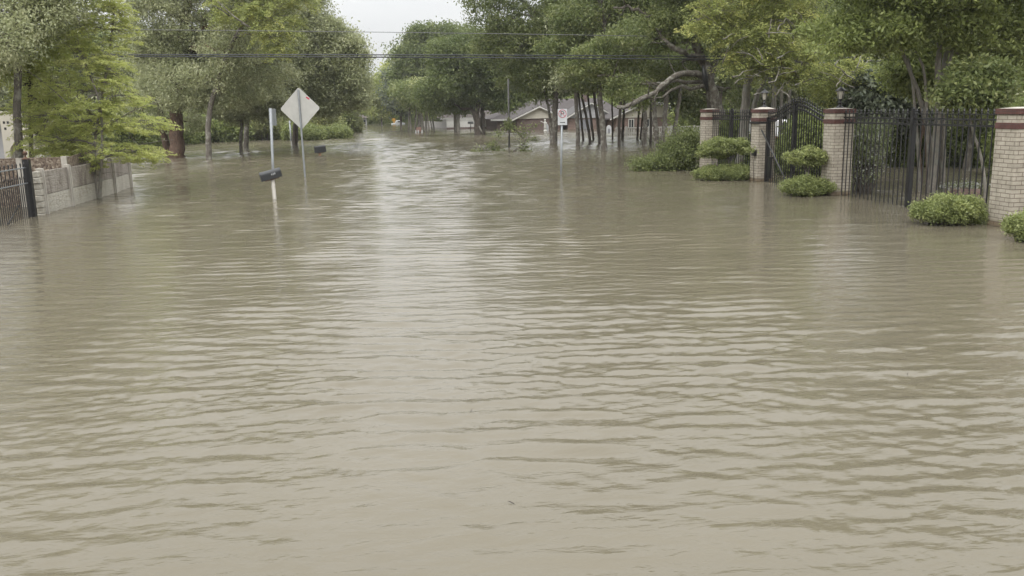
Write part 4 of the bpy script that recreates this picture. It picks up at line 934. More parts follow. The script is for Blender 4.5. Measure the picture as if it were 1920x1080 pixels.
for i, (a, b, rx, ry, yy, lab) in enumerate([(590, 225, 42, 22, 70, 'loose grey green shrub behind the diamond sign pole'), (560, 233, 30, 18, 72, 'low yellow green shrub left of the diamond sign pole'), (495, 230, 24, 20, 68, 'pale stemmed crepe shrub beside the narrow sign pole')]):
    tree('tall_shrub', lab, [T((a-4, b+20), yy, [(a-6, b, 0)], 3, 2), T((a+5, b+20), yy, [(a+9, b, 0)], 3, 2)], [lobe(a, b, yy, rx, ry), lobe(a-rx*.4, b+6, yy, rx*.6, ry*.7), lobe(a+rx*.5, b+4, yy+.5, rx*.6, ry*.8)],
         M_['leaf_far'] if i != 1 else M_['leaf_hedge'], M_['bark_pale'], 40+i, nc=260, per=45, rc=.25, L=.20, Wd=.08, twigs=40, limb_r=.1, zmin=.1, cat='shrub')
def bush(name, label, Y, lobes, leaf, seed, nc=260, per=60, rc=.06, L=.05, Wd=.025, stem=(.03, 3), cat='bush', group=None, zmin=.0, shell=.85, tone_mid=.5, barkm=None, twigs=90):
    rg = np.random.default_rng(seed); c = np.array(lobes[0][:3]); t = thing(name, (c[0], c[1], 0), label, cat, group); mb = MB()
    lobes = list(lobes)                                # knobbly outline: extra small lobes on the rim
    for l in list(lobes):
        for _ in range(7):
            u = rg.normal(size=3); u /= np.linalg.norm(u); u[2] = abs(u[2]); q = rg.uniform(.16, .3)
            lobes.append((l[0]+u[0]*l[3]*.76, l[1]+u[1]*l[4]*.76, l[2]+u[2]*l[5]*.82, max(l[3]*q, .06), max(l[4]*q, .06), max(l[5]*q*1.5, .05)))
    cm, cc, kk = crown_mesh('foliage', lobes, nc, per, rc, L, Wd, leaf, t, seed, shell, 0, -.2, zmin, tone_mid, .9)
    bases = [np.array([c[0] + rg.normal(0, .06), c[1] + rg.normal(0, .06), -.3]) for _ in range(stem[1])]
    for i in rg.choice(len(cc), min(twigs, len(cc)), replace=False):
        mb.tube(curve_pts(bases[i % len(bases)], cc[i], 5, .05, rg, .03), np.linspace(stem[0], .003, 5), 4, cap=False)
    mb.build('stems', barkm or M_['bark_twig'], t, fix=False); return t
for a, b, rx, ry, wy_, lab, sd_ in ((578, 252, 30, 13, 263, 'rounded hedge bush at the pole of the diamond sign', 50), (548, 250, 14, 14, 263, 'small light green bush between two thin grey posts', 51), (629, 250, 25, 12, 260, 'low clipped hedge bush beside the street, before the tall rounded one', 52), (661, 234, 16, 19, 248, 'tall rounded bush at the bend of the street', 53)):
    yy = ydist(a, wy_) + .5
    bush('hedge_bush', lab, yy, [lobe(a, b, yy, rx, ry, 1.0), lobe(a-rx*.4, b+3, yy, rx*.6, ry*.8, .9), lobe(a+rx*.4, b+3, yy, rx*.6, ry*.8, .9)], M_['leaf_hedge'] if sd_ != 53 else M_['leaf_far'], sd_, nc=420, per=45, rc=.14, L=.14, Wd=.07, stem=(.04, 3), tone_mid=.42)
for i, (px, yy, rx, top) in enumerate([(285, 62, 50, 215), (380, 66, 60, 222), (455, 70, 50, 215), (520, 72, 45, 210), (230, 56, 40, 190)]):
    zt = Z_(px, top, yy); x = X_(px, yy)
    bush('dark_hedge', 'unclipped dark hedge along the flooded lawn behind the oak trunks', yy, [(x, yy, zt*.5, rx*mpp(yy), 1.2, zt*.55), (x+1, yy+.5, zt*.4, rx*mpp(yy)*.8, 1.2, zt*.5)], M_['leaf_deep'], 60+i, nc=420, per=32, rc=.3, L=.22, Wd=.11, stem=(.05, 4), group='dark hedges behind the oaks', tone_mid=.3)

# ---------------------------------------------------------------- trees, far middle
tree('far_tree', 'pale yellow green tree in the gap at the end of the street', [T((716, 236), 122, [(715, 190, 0)], 4, 2)],
     [lobe(712, 185, 122, 26, 34), lobe(722, 160, 124, 18, 26), lobe(698, 196, 122, 13, 13), lobe(735, 150, 126, 15, 28)], M_['leaf_yellow'], M_['bark_grey'], 71, nc=420, per=38, rc=.5, L=.40, Wd=.2, twigs=40, tone_mid=.35)
tree('far_tree', 'dark blue green tree right of the street gap', [T((752, 236), 108, [(751, 190, 0)], 5, 3)],
     [lobe(752, 170, 108, 24, 40), lobe(745, 182, 107, 20, 24), lobe(764, 150, 109, 20, 32)], M_['leaf_blue'], M_['bark_dark'], 72, nc=420, per=38, rc=.5, L=.36, Wd=.18, twigs=40, tone_mid=.3)
tree('far_tree', 'tall rounded tree with the highest top right of the street gap', [T((786, 240), 94, [(785, 150, 0), (790, 90, 0)], 7, 4)],
     [lobe(795, 75, 94, 30, 28), lobe(765, 108, 94, 27, 34), lobe(830, 82, 94, 38, 34), lobe(760, 140, 94, 24, 24), lobe(800, 130, 93, 40, 40), lobe(850, 110, 95, 40, 40), lobe(865, 75, 96, 28, 26)], M_['leaf_oakgreen'], M_['bark_grey'], 73, nc=1000, per=40, rc=.42, L=.32, Wd=.15, twigs=70, tone_mid=.3)
rg = np.random.default_rng(9)
for i in range(11):
    px = 764 + i * 5.0 + rg.uniform(-1, 1); yy = rg.uniform(80, 96); w_ = rg.uniform(1.6, 3.6); x = X_(px, yy)
    pts = [(x, yy, -.5), (x, yy, 0), (x + rg.normal(0, .15), yy, 1.3), (x + rg.normal(0, .3), yy, 3.2)]
    tree('slender_tree', 'slender pale trunk in the row left of the grey board fence', [(pts, [w_*mpp(yy)/2]*2 + [w_*mpp(yy)/2.4, w_*mpp(yy)/3.2])], [(x, yy, 3.6, 1.5, 1.4, 1.0), (x+.3, yy+.4, 2.7, 1.1, 1.1, .7)],
         M_['leaf_far'] if i % 2 else M_['leaf_oakgreen'], M_['bark_pale'] if i % 3 else M_['bark_grey'], 80+i, nc=70, per=36, rc=.35, L=.26, Wd=.12, twigs=12, group='slender trunks left of the board fence', tn=6, limb_r=.1)
Y = ydist(899, 252.5)
tree('split_oak', 'oak with two fused trunks and a split scar, low limb reaching left', [T((897, 252.5), Y, [(894, 225, 0), (892, 212, 0), (897, 195, 0), (905, 150, 0)], 15, 8), T((905, 251), Y+.5, [(905, 225, 0), (904, 205, 0), (915, 170, 0)], 10, 7), T((895, 214), Y, [(887, 205, 0), (877, 203, 0), (868, 206, 0), (850, 192, 0)], 7, 4)],
     [lobe(875, 130, Y, 50, 42), lobe(835, 160, Y, 42, 36), lobe(925, 140, Y, 48, 40), lobe(805, 185, Y, 24, 24), lobe(880, 180, Y+1, 50, 20), lobe(945, 180, Y, 36, 22), lobe(900, 95, Y, 50, 40), lobe(850, 105, Y, 40, 34), lobe(975, 165, Y, 30, 26), lobe(860, 200, Y+2, 26, 10)],
     M_['leaf_oakgreen'], M_['bark_dark'], 92, nc=1600, per=50, rc=.33, L=.22, Wd=.10, twigs=120, limb_r=.25, tone_mid=.22)
bpy.context.view_layer.update()
m = MB(); pp = P(901, 240, Y-.6); m.tube([P(898, 236, Y-.48), P(901, 243, Y-.56), P(906, 251, Y-.55)], [.04, .07, .03], 6); so_ = m.build('split_scar', M_['bark_pale'], bpy.data.objects['split_oak'])
Y = 80.0
tree('oak_tree', 'pale grey straight trunk with a dark companion in front of the long white wall', [T((859, 243), Y, [(859, 215, 0), (856, 180, 0)], 8, 6), T((853, 243), Y+1, [(853, 215, 0), (848, 185, 0)], 5, 4)],
     [lobe(855, 185, Y, 34, 20), lobe(830, 195, Y, 26, 16), lobe(880, 165, Y, 34, 26)], M_['leaf_oakgreen'], M_['bark_pale'], 93, nc=420, per=36, rc=.35, L=.27, Wd=.12, twigs=40, limb_r=.15)

# ---------------------------------------------------------------- the grove of oaks on the right
GROVE = [  # base px, base py, width, top px at y 150, label
 (1039, 269, 14, 1043, 'thick forked trunk just left of the no parking sign'),
 (1084, 272, 9, 1079, 'straight trunk first right of the no parking sign'),
 (1094, 264, 5, 1083, 'thin trunk leaning onto the straight one beside the no parking sign'),
 (1107, 267, 6, 1088, 'thin trunk leaning left behind the no parking sign'),
 (1113, 262, 5, 1100, 'second leaning thin trunk, hidden partly by its neighbour'),
 (1125, 269, 7, 1112, 'dark leaning trunk touching the thick grey trunk'),
 (1133, 282, 13, 1122, 'thick grey trunk closest to the camera in the grove, left of the arched board'),
 (1149, 260, 4, 1147, 'thinnest trunk, right beside the white arched board'),
 (1160, 271, 7, 1165, 'mossy trunk under the tip of the broken limb'),
 (1167, 260, 6, 1172, 'dark trunk behind the mossy one under the limb tip'),
 (1195, 261, 5, 1200, 'thin dark trunk left of the forked pair before the picket fence'),
 (1201, 260, 4, 1210, 'blackened stub trunk between two others before the picket fence'),
 (1208, 274, 10, 1212, 'sturdy trunk in the middle before the picket fence'),
 (1220, 266, 6, 1221, 'slim straight trunk before the picket fence'),
 (1232, 284, 11, 1223, 'left one of the two thick trunks meeting at the water'),
 (1243, 284, 11, 1251, 'right one of the two thick trunks meeting at the water'),
 (1262, 270, 9, 1277, 'leaning ivy-clad trunk nearest the first brick pillar')]
for i, (bx, by_, wd, tx, lab) in enumerate(GROVE):
    Y = ydist(bx, by_); rg = np.random.default_rng(100+i)
    x150 = tx
    lb = []
    for k in range(3 if wd < 8 else 6):
        lb.append(lobe(tx + rg.uniform(-55, 45), rg.uniform(-10, 130) - (0 if k else 0), Y + rg.uniform(-2, 2), rg.uniform(34, 52), rg.uniform(26, 38)))
    lb.append(lobe(tx + rg.uniform(-20, 20), 145, Y, rg.uniform(30, 42), 22))
    if wd > 7: lb += [lobe(tx + rg.uniform(-50, 50), -70, Y, 70, 50), lobe(tx + rg.uniform(-60, 60), -150, Y, 80, 50)]
    if i == 0: lb += [lobe(925, 30, Y, 46, 34), lobe(960, 90, Y, 55, 45), lobe(1000, 40, Y, 55, 45), lobe(985, 150, Y, 45, 30), lobe(900, -30, Y, 40, 50), lobe(1020, 170, Y+1, 34, 20), lobe(935, 75, Y+2, 40, 34)]
    trs = [T((bx, by_), Y, [(bx + (tx-bx)*.35, 225, 0), (tx - (tx-bx)*.1, 175, 0), (tx, 120, 0), (tx + rg.uniform(-12, 12), 40, 0)], wd, wd*.55)]
    if i == 0: trs.append(T((1034, 268), Y+.3, [(1032, 230, 0), (1028, 195, 0), (1015, 150, 0)], 6, 4))
    nl = len(lb)
    tree('oak_tree', lab, trs, lb, [M_['leaf_oakgreen'], M_['leaf_oak'], M_['leaf_oakgreen']][i % 3], M_['bark_grey'] if wd > 8 else M_['bark_dark'], 100+i, nc=85*nl, per=42, rc=.26, L=.17, Wd=.075,
         twigs=14*nl, limb_r=.22, group='oaks of the flooded grove', tone_mid=.42, tn=10)

# broken old tree above the first pillar
Y = 29.5
tree('broken_oak', 'storm-broken oak with dark cleft, its pale lichened limb hanging out to the left', [
     T((1362, 300), Y, [(1350, 215, 0), (1335, 170, 0), (1322, 120, 0), (1300, 70, 0), (1285, 20, 0)], 27, 14),
     T((1338, 300), Y+.6, [(1333, 215, 0), (1330, 160, 0), (1345, 100, .5), (1370, 30, .5)], 20, 8)],
     [lobe(1285, 20, Y, 55, 45), lobe(1230, 60, Y, 50, 38), lobe(1300, 120, Y+1.6, 40, 26), lobe(1250, 128, Y+1.2, 45, 18), lobe(1200, 190, Y-.8, 20, 14), lobe(1180, 165, Y, 38, 20), lobe(1392, 165, Y+.3, 20, 34), lobe(1340, 60, Y, 45, 40), lobe(1300, -60, Y, 90, 55), lobe(1230, -110, Y, 100, 60), lobe(1110, 120, Y+1, 50, 26), lobe(1150, 90, Y+1, 50, 30)],
     M_['leaf_oakgreen'], M_['bark_grey'], 131, nc=1500, per=48, rc=.17, L=.115, Wd=.05, twigs=200, limb_r=.2, tone_mid=.5,
     bare=[(np.array([P(*q) for q in ((1330, 148, Y), (1300, 135, Y-.4), (1268, 142, Y-.8), (1242, 160, Y-1.1), (1215, 182, Y-1.3), (1185, 194, Y-1.5), (1158, 201, Y-1.6))]), .12, .065),
           (np.array([P(*q) for q in ((1232, 52, Y-.6), (1250, 82, Y-.6), (1275, 98, Y-.5), (1318, 112, Y-.2))]), .05, .10),
           (np.array([P(*q) for q in ((1245, 168, Y+.5), (1210, 158, Y+.5), (1170, 143, Y+.5), (1120, 142, Y+.4))]), .07, .035),
           (np.array([P(*q) for q in ((1150, 15, Y+.5), (1180, 12, Y+.4), (1215, 28, Y+.2), (1250, 60, Y))]), .035, .06)])
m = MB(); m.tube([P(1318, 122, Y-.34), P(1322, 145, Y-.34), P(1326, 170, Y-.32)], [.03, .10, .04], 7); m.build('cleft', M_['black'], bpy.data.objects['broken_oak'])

# yellowing tree over the gate
Y = 25.0
def rtw(seed, n, x0, x1, y0, y1, Y, ln=62):
    g = np.random.default_rng(seed); out = []
    for _ in range(n):
        a = (g.uniform(x0, x1), g.uniform(y0, y1)); an = g.uniform(-2.6, .2); l = g.uniform(.5, 1.3)*ln
        out.append((curve_pts(P(a[0], a[1], Y + g.uniform(-1.5, .5)), P(a[0] + l*math.cos(an), a[1] + l*math.sin(an)*.7, Y + g.uniform(-2, .5)), 7, .06, g, .018), g.uniform(.016, .028), .006))
    return out
tree('yellowing_tree', 'yellowing tree with pale swirling trunk and bare twigs above the arched gate', [
     T((1390, 305), Y+1, [(1396, 215, 0), (1402, 150, 0), (1420, 90, 0), (1450, 30, 0)], 24, 8), T((1412, 305), Y+1.4, [(1412, 205, 0), (1424, 165, 0), (1450, 120, 0)], 13, 6)],
     [lobe(1335, 25, Y, 55, 40), lobe(1400, 60, Y, 62, 42), lobe(1470, 60, Y-.5, 62, 48), lobe(1440, 125, Y, 60, 34), lobe(1520, 120, Y-.5, 60, 40), lobe(1590, 135, Y, 50, 26), lobe(1650, 150, Y, 42, 22), lobe(1380, 110, Y, 40, 30), lobe(1440, -30, Y, 110, 50), lobe(1520, 40, Y, 40, 40), lobe(1400, -120, Y, 130, 60), lobe(1560, 165, Y+.5, 40, 22)],
     M_['leaf_yellow'], M_['bark_pale'], 133, nc=1500, per=44, rc=.10, L=.082, Wd=.042, spray=.5, droop=.3, twigs=420, limb_r=.16, shell=.45, tone_mid=.45, bare=rtw(5, 64, 1350, 1620, 50, 190, Y))
for i, (px, tx, wd, yy, lab) in enumerate([(1450, 1453, 11, 27, 'pale straight trunk left one of three above the arched gate'), (1464, 1470, 7, 28, 'slim brown trunk, middle one of three above the arched gate'), (1478, 1492, 7, 29, 'pale trunk leaning right, behind the arch of the gate')]):
    tree('slender_tree', lab, [T((px-2, 320), yy, [(px, 230, 0), (px+1, 180, 0), (tx, 110, 0), (tx+4, 20, 0)], wd, wd*.6)], [lobe(tx, 40, yy, 45, 38), lobe(tx+25, 90, yy, 40, 26), lobe(tx-20, -20, yy, 50, 40)],
         M_['leaf_oakgreen'] if i else M_['leaf_yellow'], M_['bark_pale'], 140+i, nc=260, per=45, rc=.2, L=.11, Wd=.05, twigs=60, limb_r=.12)
# multi-stemmed tree inside the fence
Y = ydist(1757, 362)
tree('multi_stem_tree', 'deep green tree with several mottled stems inside the long iron fence', [
     T((1750, 362), Y, [(1752, 300, 0), (1760, 210, 0), (1757, 130, 0), (1765, 50, 0)], 17, 9), T((1765, 362), Y+.15, [(1768, 290, 0), (1766, 200, 0), (1768, 120, 0), (1790, 50, 0)], 14, 7),
     T((1760, 300), Y+.25, [(1742, 250, 0), (1722, 170, 0), (1692, 100, 0), (1680, 60, 0)], 12, 5), T((1755, 200), Y+.1, [(1735, 130, 0), (1715, 95, 0)], 8, 4), T((1764, 150), Y, [(1780, 105, 0), (1800, 70, 0)], 8, 4), T((1735, 240), Y+.3, [(1712, 150, 0), (1698, 90, 0)], 8, 4)],
     [lobe(1610, 55, Y, 80, 38), lobe(1570, 85, Y-.3, 40, 20), lobe(1690, 40, Y, 95, 50), lobe(1780, 30, Y-.4, 90, 50), lobe(1860, 60, Y, 80, 50), lobe(1660, 85, Y, 70, 24), lobe(1900, 115, Y+.5, 60, 36), lobe(1640, -50, Y, 140, 55), lobe(1800, -60, Y-.5, 150, 70), lobe(1940, -10, Y, 100, 90), lobe(1730, -160, Y, 190, 80), lobe(1900, -170, Y, 160, 80), lobe(1830, 110, Y+.6, 40, 22)],
     M_['leaf_deep'], M_['bark_pale'], 151, nc=1900, per=52, rc=.15, L=.105, Wd=.045, twigs=260, limb_r=.16, tone_mid=.42)
bpy.context.view_layer.update()
for i, (px, by_, wd, pts) in enumerate([(1728, 340, 8, [(1722, 280, 0), (1735, 220, 0), (1730, 170, 0)]), (1741, 342, 9, [(1738, 270, 0), (1728, 200, 0), (1710, 150, 0)]), (1849, 372, 8, [(1842, 300, 0), (1822, 240, 0), (1815, 200, 0)])]):
    yy = ydist(px, by_)
    tree('understorey_tree', ['thin reddish stem behind the fence mid post', 'second thin stem just left of the mottled stems', 'thin leaning stem beside the largest brick pillar'][i], [T((px, by_), yy, pts, wd, wd*.5)],
         [lobe(pts[-1][0], pts[-1][1]-20, yy, 50, 30), lobe(pts[-1][0]+30, pts[-1][1]-50, yy, 50, 30)], M_['leaf_deep'] if i < 2 else M_['leaf_oakgreen'], M_['bark_red'] if i < 2 else M_['bark_pale'], 160+i, nc=260, per=45, rc=.16, L=.11, Wd=.05, twigs=60, limb_r=.15)
for i, (a, b, rx, ry, yy, mt, lab) in enumerate([(1820, 150, 60, 50, 23, 'leaf_oak', 'grey green tree over the right half of the long iron fence'), (1890, 180, 60, 70, 25, 'leaf_deep', 'dark tree above the largest brick pillar'), (1660, 190, 60, 36, 25, 'leaf_blue', 'broad-leaved shrub tree between lantern and mottled stems'), (1590, 160, 60, 44, 32, 'leaf_oakgreen', 'green tree behind the lantern pillar')]):
    x = X_(a, yy)
    tree('garden_tree', lab, [([(x, yy, -.5), (x, yy, 0), (x+.1, yy, 1.2), (x, yy+.1, Z_(a, b, yy))], [.10, .10, .08, .05])], [lobe(a, b, yy, rx, ry), lobe(a+rx*.6, b+ry*.4, yy, rx*.6, ry*.7), lobe(a-rx*.6, b+ry*.3, yy, rx*.6, ry*.7), lobe(a, b-ry, yy, rx*.8, ry*.6), lobe(a+10, b+ry, yy, rx*.8, ry*.5)],
         M_[mt], M_['bark_grey'], 170+i, nc=800, per=46, rc=.17, L=.115 if i != 2 else .16, Wd=.05 if i != 2 else .09, twigs=110, limb_r=.15, tone_mid=.45)
HED = [(1620, 250, 44, 60, 25.5, 'leaf_deep', 'dark hedge behind the left part of the long iron fence'), (1700, 255, 50, 60, 25.8, 'leaf_deep', 'dark hedge behind the mid post of the long iron fence'), (1790, 250, 55, 60, 25.2, 'leaf_deep', 'dark hedge behind the mottled stems'),
       (1860, 255, 45, 65, 24.5, 'leaf_deep', 'dark hedge beside the largest brick pillar'), (1515, 270, 42, 55, 23.8, 'leaf_deep', 'tall dark bush filling the right half of the arched gate'), (1442, 300, 30, 30, 25.5, 'leaf_oakgreen', 'low bush behind the left half of the arched gate'), (1368, 275, 26, 45, 27.5, 'leaf_deep', 'dark bush behind the short iron fence panel'), (1925, 260, 50, 80, 21, 'leaf_deep', 'dark bush behind the outer side of the largest pillar')]
for i, (a, b, rx, ry, yy, mt, lab) in enumerate(HED):
    bush('garden_hedge', lab, yy, [lobe(a, b, yy, rx, ry, .8), lobe(a-rx*.5, b+ry*.4, yy-.2, rx*.6, ry*.7, .7), lobe(a+rx*.5, b+ry*.3, yy, rx*.6, ry*.7, .7)], M_[mt], 180+i, nc=650, per=42, rc=.13, L=.10, Wd=.052, stem=(.03, 5), tone_mid=.25, group='hedges inside the gate wall')
for i, (a, b, rx, ry, base, lab) in enumerate([(1625, 285, 34, 62, 362, 'thin flowering shrub with pale blossoms behind the long iron fence')]):
    yy = ydist(a, base); bush('flowering_shrub', lab, yy, [lobe(a, b, yy, rx, ry, .5), lobe(a+18, b-30, yy, rx*.7, ry*.6, .4)], M_['leaf_flower'], 190+i, nc=230, per=22, rc=.09, L=.055, Wd=.03, stem=(.022, 3), shell=.3, cat='shrub', zmin=.12)
# flower bed with brick edge
yy = ydist(1818, 362); x = X_(1818, yy); t = thing('brick_planter', (x, yy, 0), 'small brick planter with white flowers just inside the long fence', 'planter')
m = MB(); m.box(x-.30, x+.26, yy-.2, yy+.2, -.4, .10); m.build('brick_box', M_['housebrick'], t, bevel=.01)
m = MB(); m.box(x-.25, x+.21, yy-.15, yy+.15, .10, .125); m.build('soil', M_['soil'], t)
rg = np.random.default_rng(8); ce = np.array([x, yy, .17]) + rg.normal(0, 1, (500, 3)) * [.26, .14, .05]; ce[:, 2] = np.maximum(ce[:, 2], .02); leaf_obj('blossoms', ce, rg.normal(0, 1, (500, 3)), .05, .03, rg.uniform(0, 1, 500)**.6, M_['leaf_flower'], t, rg)
# white parked panel seen through the gate
yy = 40.0; x = X_(1488, yy); t = thing('parked_van', (x, yy, 0), 'white van with dark window glimpsed through the arched gate', 'van')
m = MB(); m.prism([(x-.9,-.3),(x+1.2,-.3),(x+1.2,.55),(x+.95,1.15),(x-.8,1.2),(x-.9,1.0)], 'y', yy, yy+3.6); m.build('body', M_['carwhite'], t, bevel=.06)
m = MB(); m.prism([(x-.15,.55),(x+.95,.55),(x+.82,1.0),(x-.15,1.05)], 'y', yy-.02, yy-.003); m.prism([(x-.75,.6),(x-.25,.6),(x-.25,1.05),(x-.7,1.07)], 'y', yy-.02, yy-.003); m.build('window', M_['glass'], t)
m = MB(); m.box(x-.88, x+1.18, yy-.03, yy-.003, .36, .42); m.build('red_stripe', M_['red'], t)

# ---------------------------------------------------------------- bushes outside the gate wall
yy = ydist(1357, 337) ; zc = .0
t1 = bush('clipped_bush', 'wide low clipped bush under the flat-topped one, at the short fence panel', yy, [lobe(1357, 326, yy, 47, 15, .5), lobe(1330, 328, yy, 26, 12, .4), lobe(1385, 326, yy, 26, 13, .4)], M_['leaf_hedge'], 201, nc=420, per=62, rc=.055, L=.048, Wd=.026, stem=(.02, 4), tone_mid=.45)
yy += .15
tree('topiary_shrub', 'flat-topped clipped shrub on a short stem before the short fence panel', [T((1366, 322), yy, [(1367, 303, 0), (1362, 290, 0), (1345, 276, 0)], 5, 3), T((1367, 318), yy, [(1372, 298, 0), (1384, 280, 0)], 4, 2)],
     [lobe(1357, 276, yy, 40, 14, .42), lobe(1335, 284, yy, 22, 12, .3), lobe(1383, 272, yy, 22, 11, .3), lobe(1350, 268, yy, 24, 9, .3)], M_['leaf_hedge'], M_['bark_grey'], 202, nc=380, per=52, rc=.05, L=.052, Wd=.028, twigs=160, limb_r=.08, cat='shrub', shell=.8, tone_mid=.5, rag=2)
yy = ydist(1515, 366)
bush('clipped_bush', 'low brown-tinged bush in front of the lantern pillar', yy, [lobe(1517, 352, yy, 46, 13, .42), lobe(1493, 350, yy, 24, 11, .35), lobe(1540, 354, yy, 24, 12, .35), lobe(1512, 342, yy, 20, 8, .3)], M_['leaf_hedge'], 203, nc=380, per=55, rc=.05, L=.045, Wd=.022, stem=(.02, 4), tone_mid=.45, barkm=M_['bark_twig'])
yy += .2
tree('small_ornamental_tree', 'small bright green umbrella-shaped tree growing from the bush at the arched gate', [T((1511, 345), yy, [(1512, 322, 0), (1506, 308, 0), (1488, 296, 0)], 5, 2.5), T((1512, 330), yy, [(1518, 308, 0), (1530, 295, 0)], 4, 2), T((1511, 325), yy, [(1513, 300, 0)], 3, 2)],
     [lobe(1515, 290, yy, 22, 11, .3), lobe(1492, 296, yy, 20, 9, .28), lobe(1534, 294, yy, 18, 12, .28), lobe(1520, 281, yy, 12, 7, .2), lobe(1485, 288, yy, 10, 7, .2), lobe(1503, 305, yy, 12, 6, .2), lobe(1526, 306, yy, 12, 6, .2)],
     M_['leaf_hedge'], M_['bark_grey'], 204, nc=150, per=42, rc=.045, L=.052, Wd=.026, twigs=140, limb_r=.06, cat='tree', tone_mid=.65, rag=1)
yy = ydist(1785, 419)
bush('clipped_bush', 'largest clipped bush, before the right half of the long iron fence', yy, [lobe(1782, 394, yy, 42, 21, .4), lobe(1745, 398, yy, 24, 15, .32), lobe(1808, 386, yy, 24, 14, .3), lobe(1816, 405, yy, 28, 12, .32), lobe(1768, 382, yy, 20, 9, .25)], M_['leaf_hedge'], 205, nc=560, per=70, rc=.05, L=.045, Wd=.021, stem=(.02, 5), tone_mid=.5)
yy = ydist(1918, 452)
bush('clipped_bush', 'round clipped bush at the foot of the largest brick pillar', yy, [lobe(1925, 430, yy, 26, 24, .34), lobe(1950, 425, yy, 30, 28, .34)], M_['leaf_hedge'], 206, nc=360, per=70, rc=.045, L=.042, Wd=.02, stem=(.02, 4), tone_mid=.5)
yy = ydist(1262, 318)
bush('spreading_shrub', 'straggling shrub spreading over the water at the first brick pillar', yy, [lobe(1270, 290, yy, 42, 26, .7), lobe(1235, 306, yy, 36, 13, .6), lobe(1290, 268, yy, 24, 26, .5), lobe(1205, 309, yy, 24, 6, .4), lobe(1275, 310, yy, 40, 10, .5)], M_['leaf_hedge'], 207, nc=430, per=36, rc=.13, L=.08, Wd=.034, stem=(.015, 6), shell=.4, tone_mid=.2)
rg = np.random.default_rng(12); t = thing('sapling_sprays', P(1285, 250, yy+.3) * [1, 1, 0], 'tall thin leafy shoots rising from the straggling shrub', 'plant')
m = MB(); cs = []
for a, b, c_, d_ in ((1275, 300, 1268, 236), (1285, 300, 1290, 232), (1262, 300, 1250, 246), (1296, 300, 1302, 245)):
    pts = curve_pts(P(a, b, yy+.3), P(c_, d_, yy+.2), 8, .1, rg, .02); m.tube(pts, np.linspace(.010, .003, 8), 5)
    for p in pts[2:]: cs += list(p + rg.normal(0, .05, (16, 3)))
m.build('stems', M_['bark_twig'], t); cs = np.array(cs); leaf_obj('leaves', cs, rg.normal(0, 1, cs.shape), .075, .03, rg.uniform(.2, .8, len(cs)), M_['leaf_hedge'], t, rg)

# ---------------------------------------------------------------- fallen branches floating in the street
def floating(label, Y, twigs_, seed, n=18, L=.11, leaf='leaf_oakgreen', sprd=.10):
    g = np.random.default_rng(seed); a0 = P(*twigs_[0][0], Y); t = thing('fallen_branch', (a0[0], Y, 0), label, 'branch', 'storm debris floating in the street')
    m = MB(); cs = []
    for tw in twigs_:
        pts = [P(q[0], q[1], Y + g.uniform(-.2, .2)) for q in tw[:-1]] if isinstance(tw[-1], (int, float)) else [P(q[0], q[1], Y) for q in tw]
        w_ = tw[-1] if isinstance(tw[-1], (int, float)) else 1.6
        for p in pts: p[2] = max(p[2], -.02)
        pp = np.array(pts); s = np.linspace(0, len(pp)-1, 9); pp = np.array([[np.interp(v, range(len(pts)), pp[:, k]) for k in range(3)] for v in s]); pp[1:-1] += g.normal(0, .02, (7, 3))
        m.tube(pp, np.linspace(w_, .35, 9)*mpp(Y)/1.6, 5)
        for p in pp[4:]: cs += list(p + g.normal(0, 1, (n, 3)) * [sprd*1.6, sprd, sprd])
    m.build('branch', M_['bark_grey'], t); cs = np.array(cs); cs[:, 2] = np.maximum(cs[:, 2], .01)
    leaf_obj('leaves', cs, g.normal(0, 1, cs.shape), L, L*.45, g.uniform(.1, .9, len(cs)), M_[leaf], t, g)
floating('forked fallen branch lying flat in the water with a pale stub', ydist(925, 283), [[(900, 282), (915, 279), (924, 274), (922, 268), 2.6], [(915, 280), (905, 283), (893, 284)], [(922, 276), (928, 282), (935, 285)], [(930, 268), (935, 255), (938, 244), .7]], 5, n=26)
floating('leafy upright branch leaning beside the slim grey pole', ydist(962, 284), [[(962, 284), (975, 275), (985, 264), (992, 250), (1000, 232), 2.0], [(975, 275), (974, 262), (983, 248), (980, 238)], [(962, 284), (970, 280), (985, 275), (988, 268)], [(980, 281), (984, 279), (986, 284)], [(985, 264), (975, 252), (966, 240)]], 6, n=22)
floating('green creeper clinging to the slim grey pole', ydist(955, 277), [[(953, 258), (955, 248), (953, 236), (956, 226)], [(954, 250), (951, 240), (954, 230)]], 7, n=40, sprd=.09)
floating('small clump of leaves floating near the grove', ydist(1001, 264), [[(996, 263), (1001, 261), (1006, 263)]], 8, n=20)
rg = np.random.default_rng(77)
for i, (px, py) in enumerate([(958, 945), (1702, 703), (1740, 712), (520, 690), (884, 772)]):
    p = W(px, py); t = MB(); a = rg.uniform(0, 3.1); l = rg.uniform(.012, .026); d = np.array([math.cos(a), math.sin(a), 0])
    t.tube([p - d*l + [0,0,.006], p + [0, .004, .01], p + d*l + [0,0,.012]], [.002, .0025, .001], 5)
    o = t.build('floating_twig', M_['bark_twig'], None); tag(o, 'tiny dark twig adrift on the open brown water', 'twig', 'twigs adrift on the water')

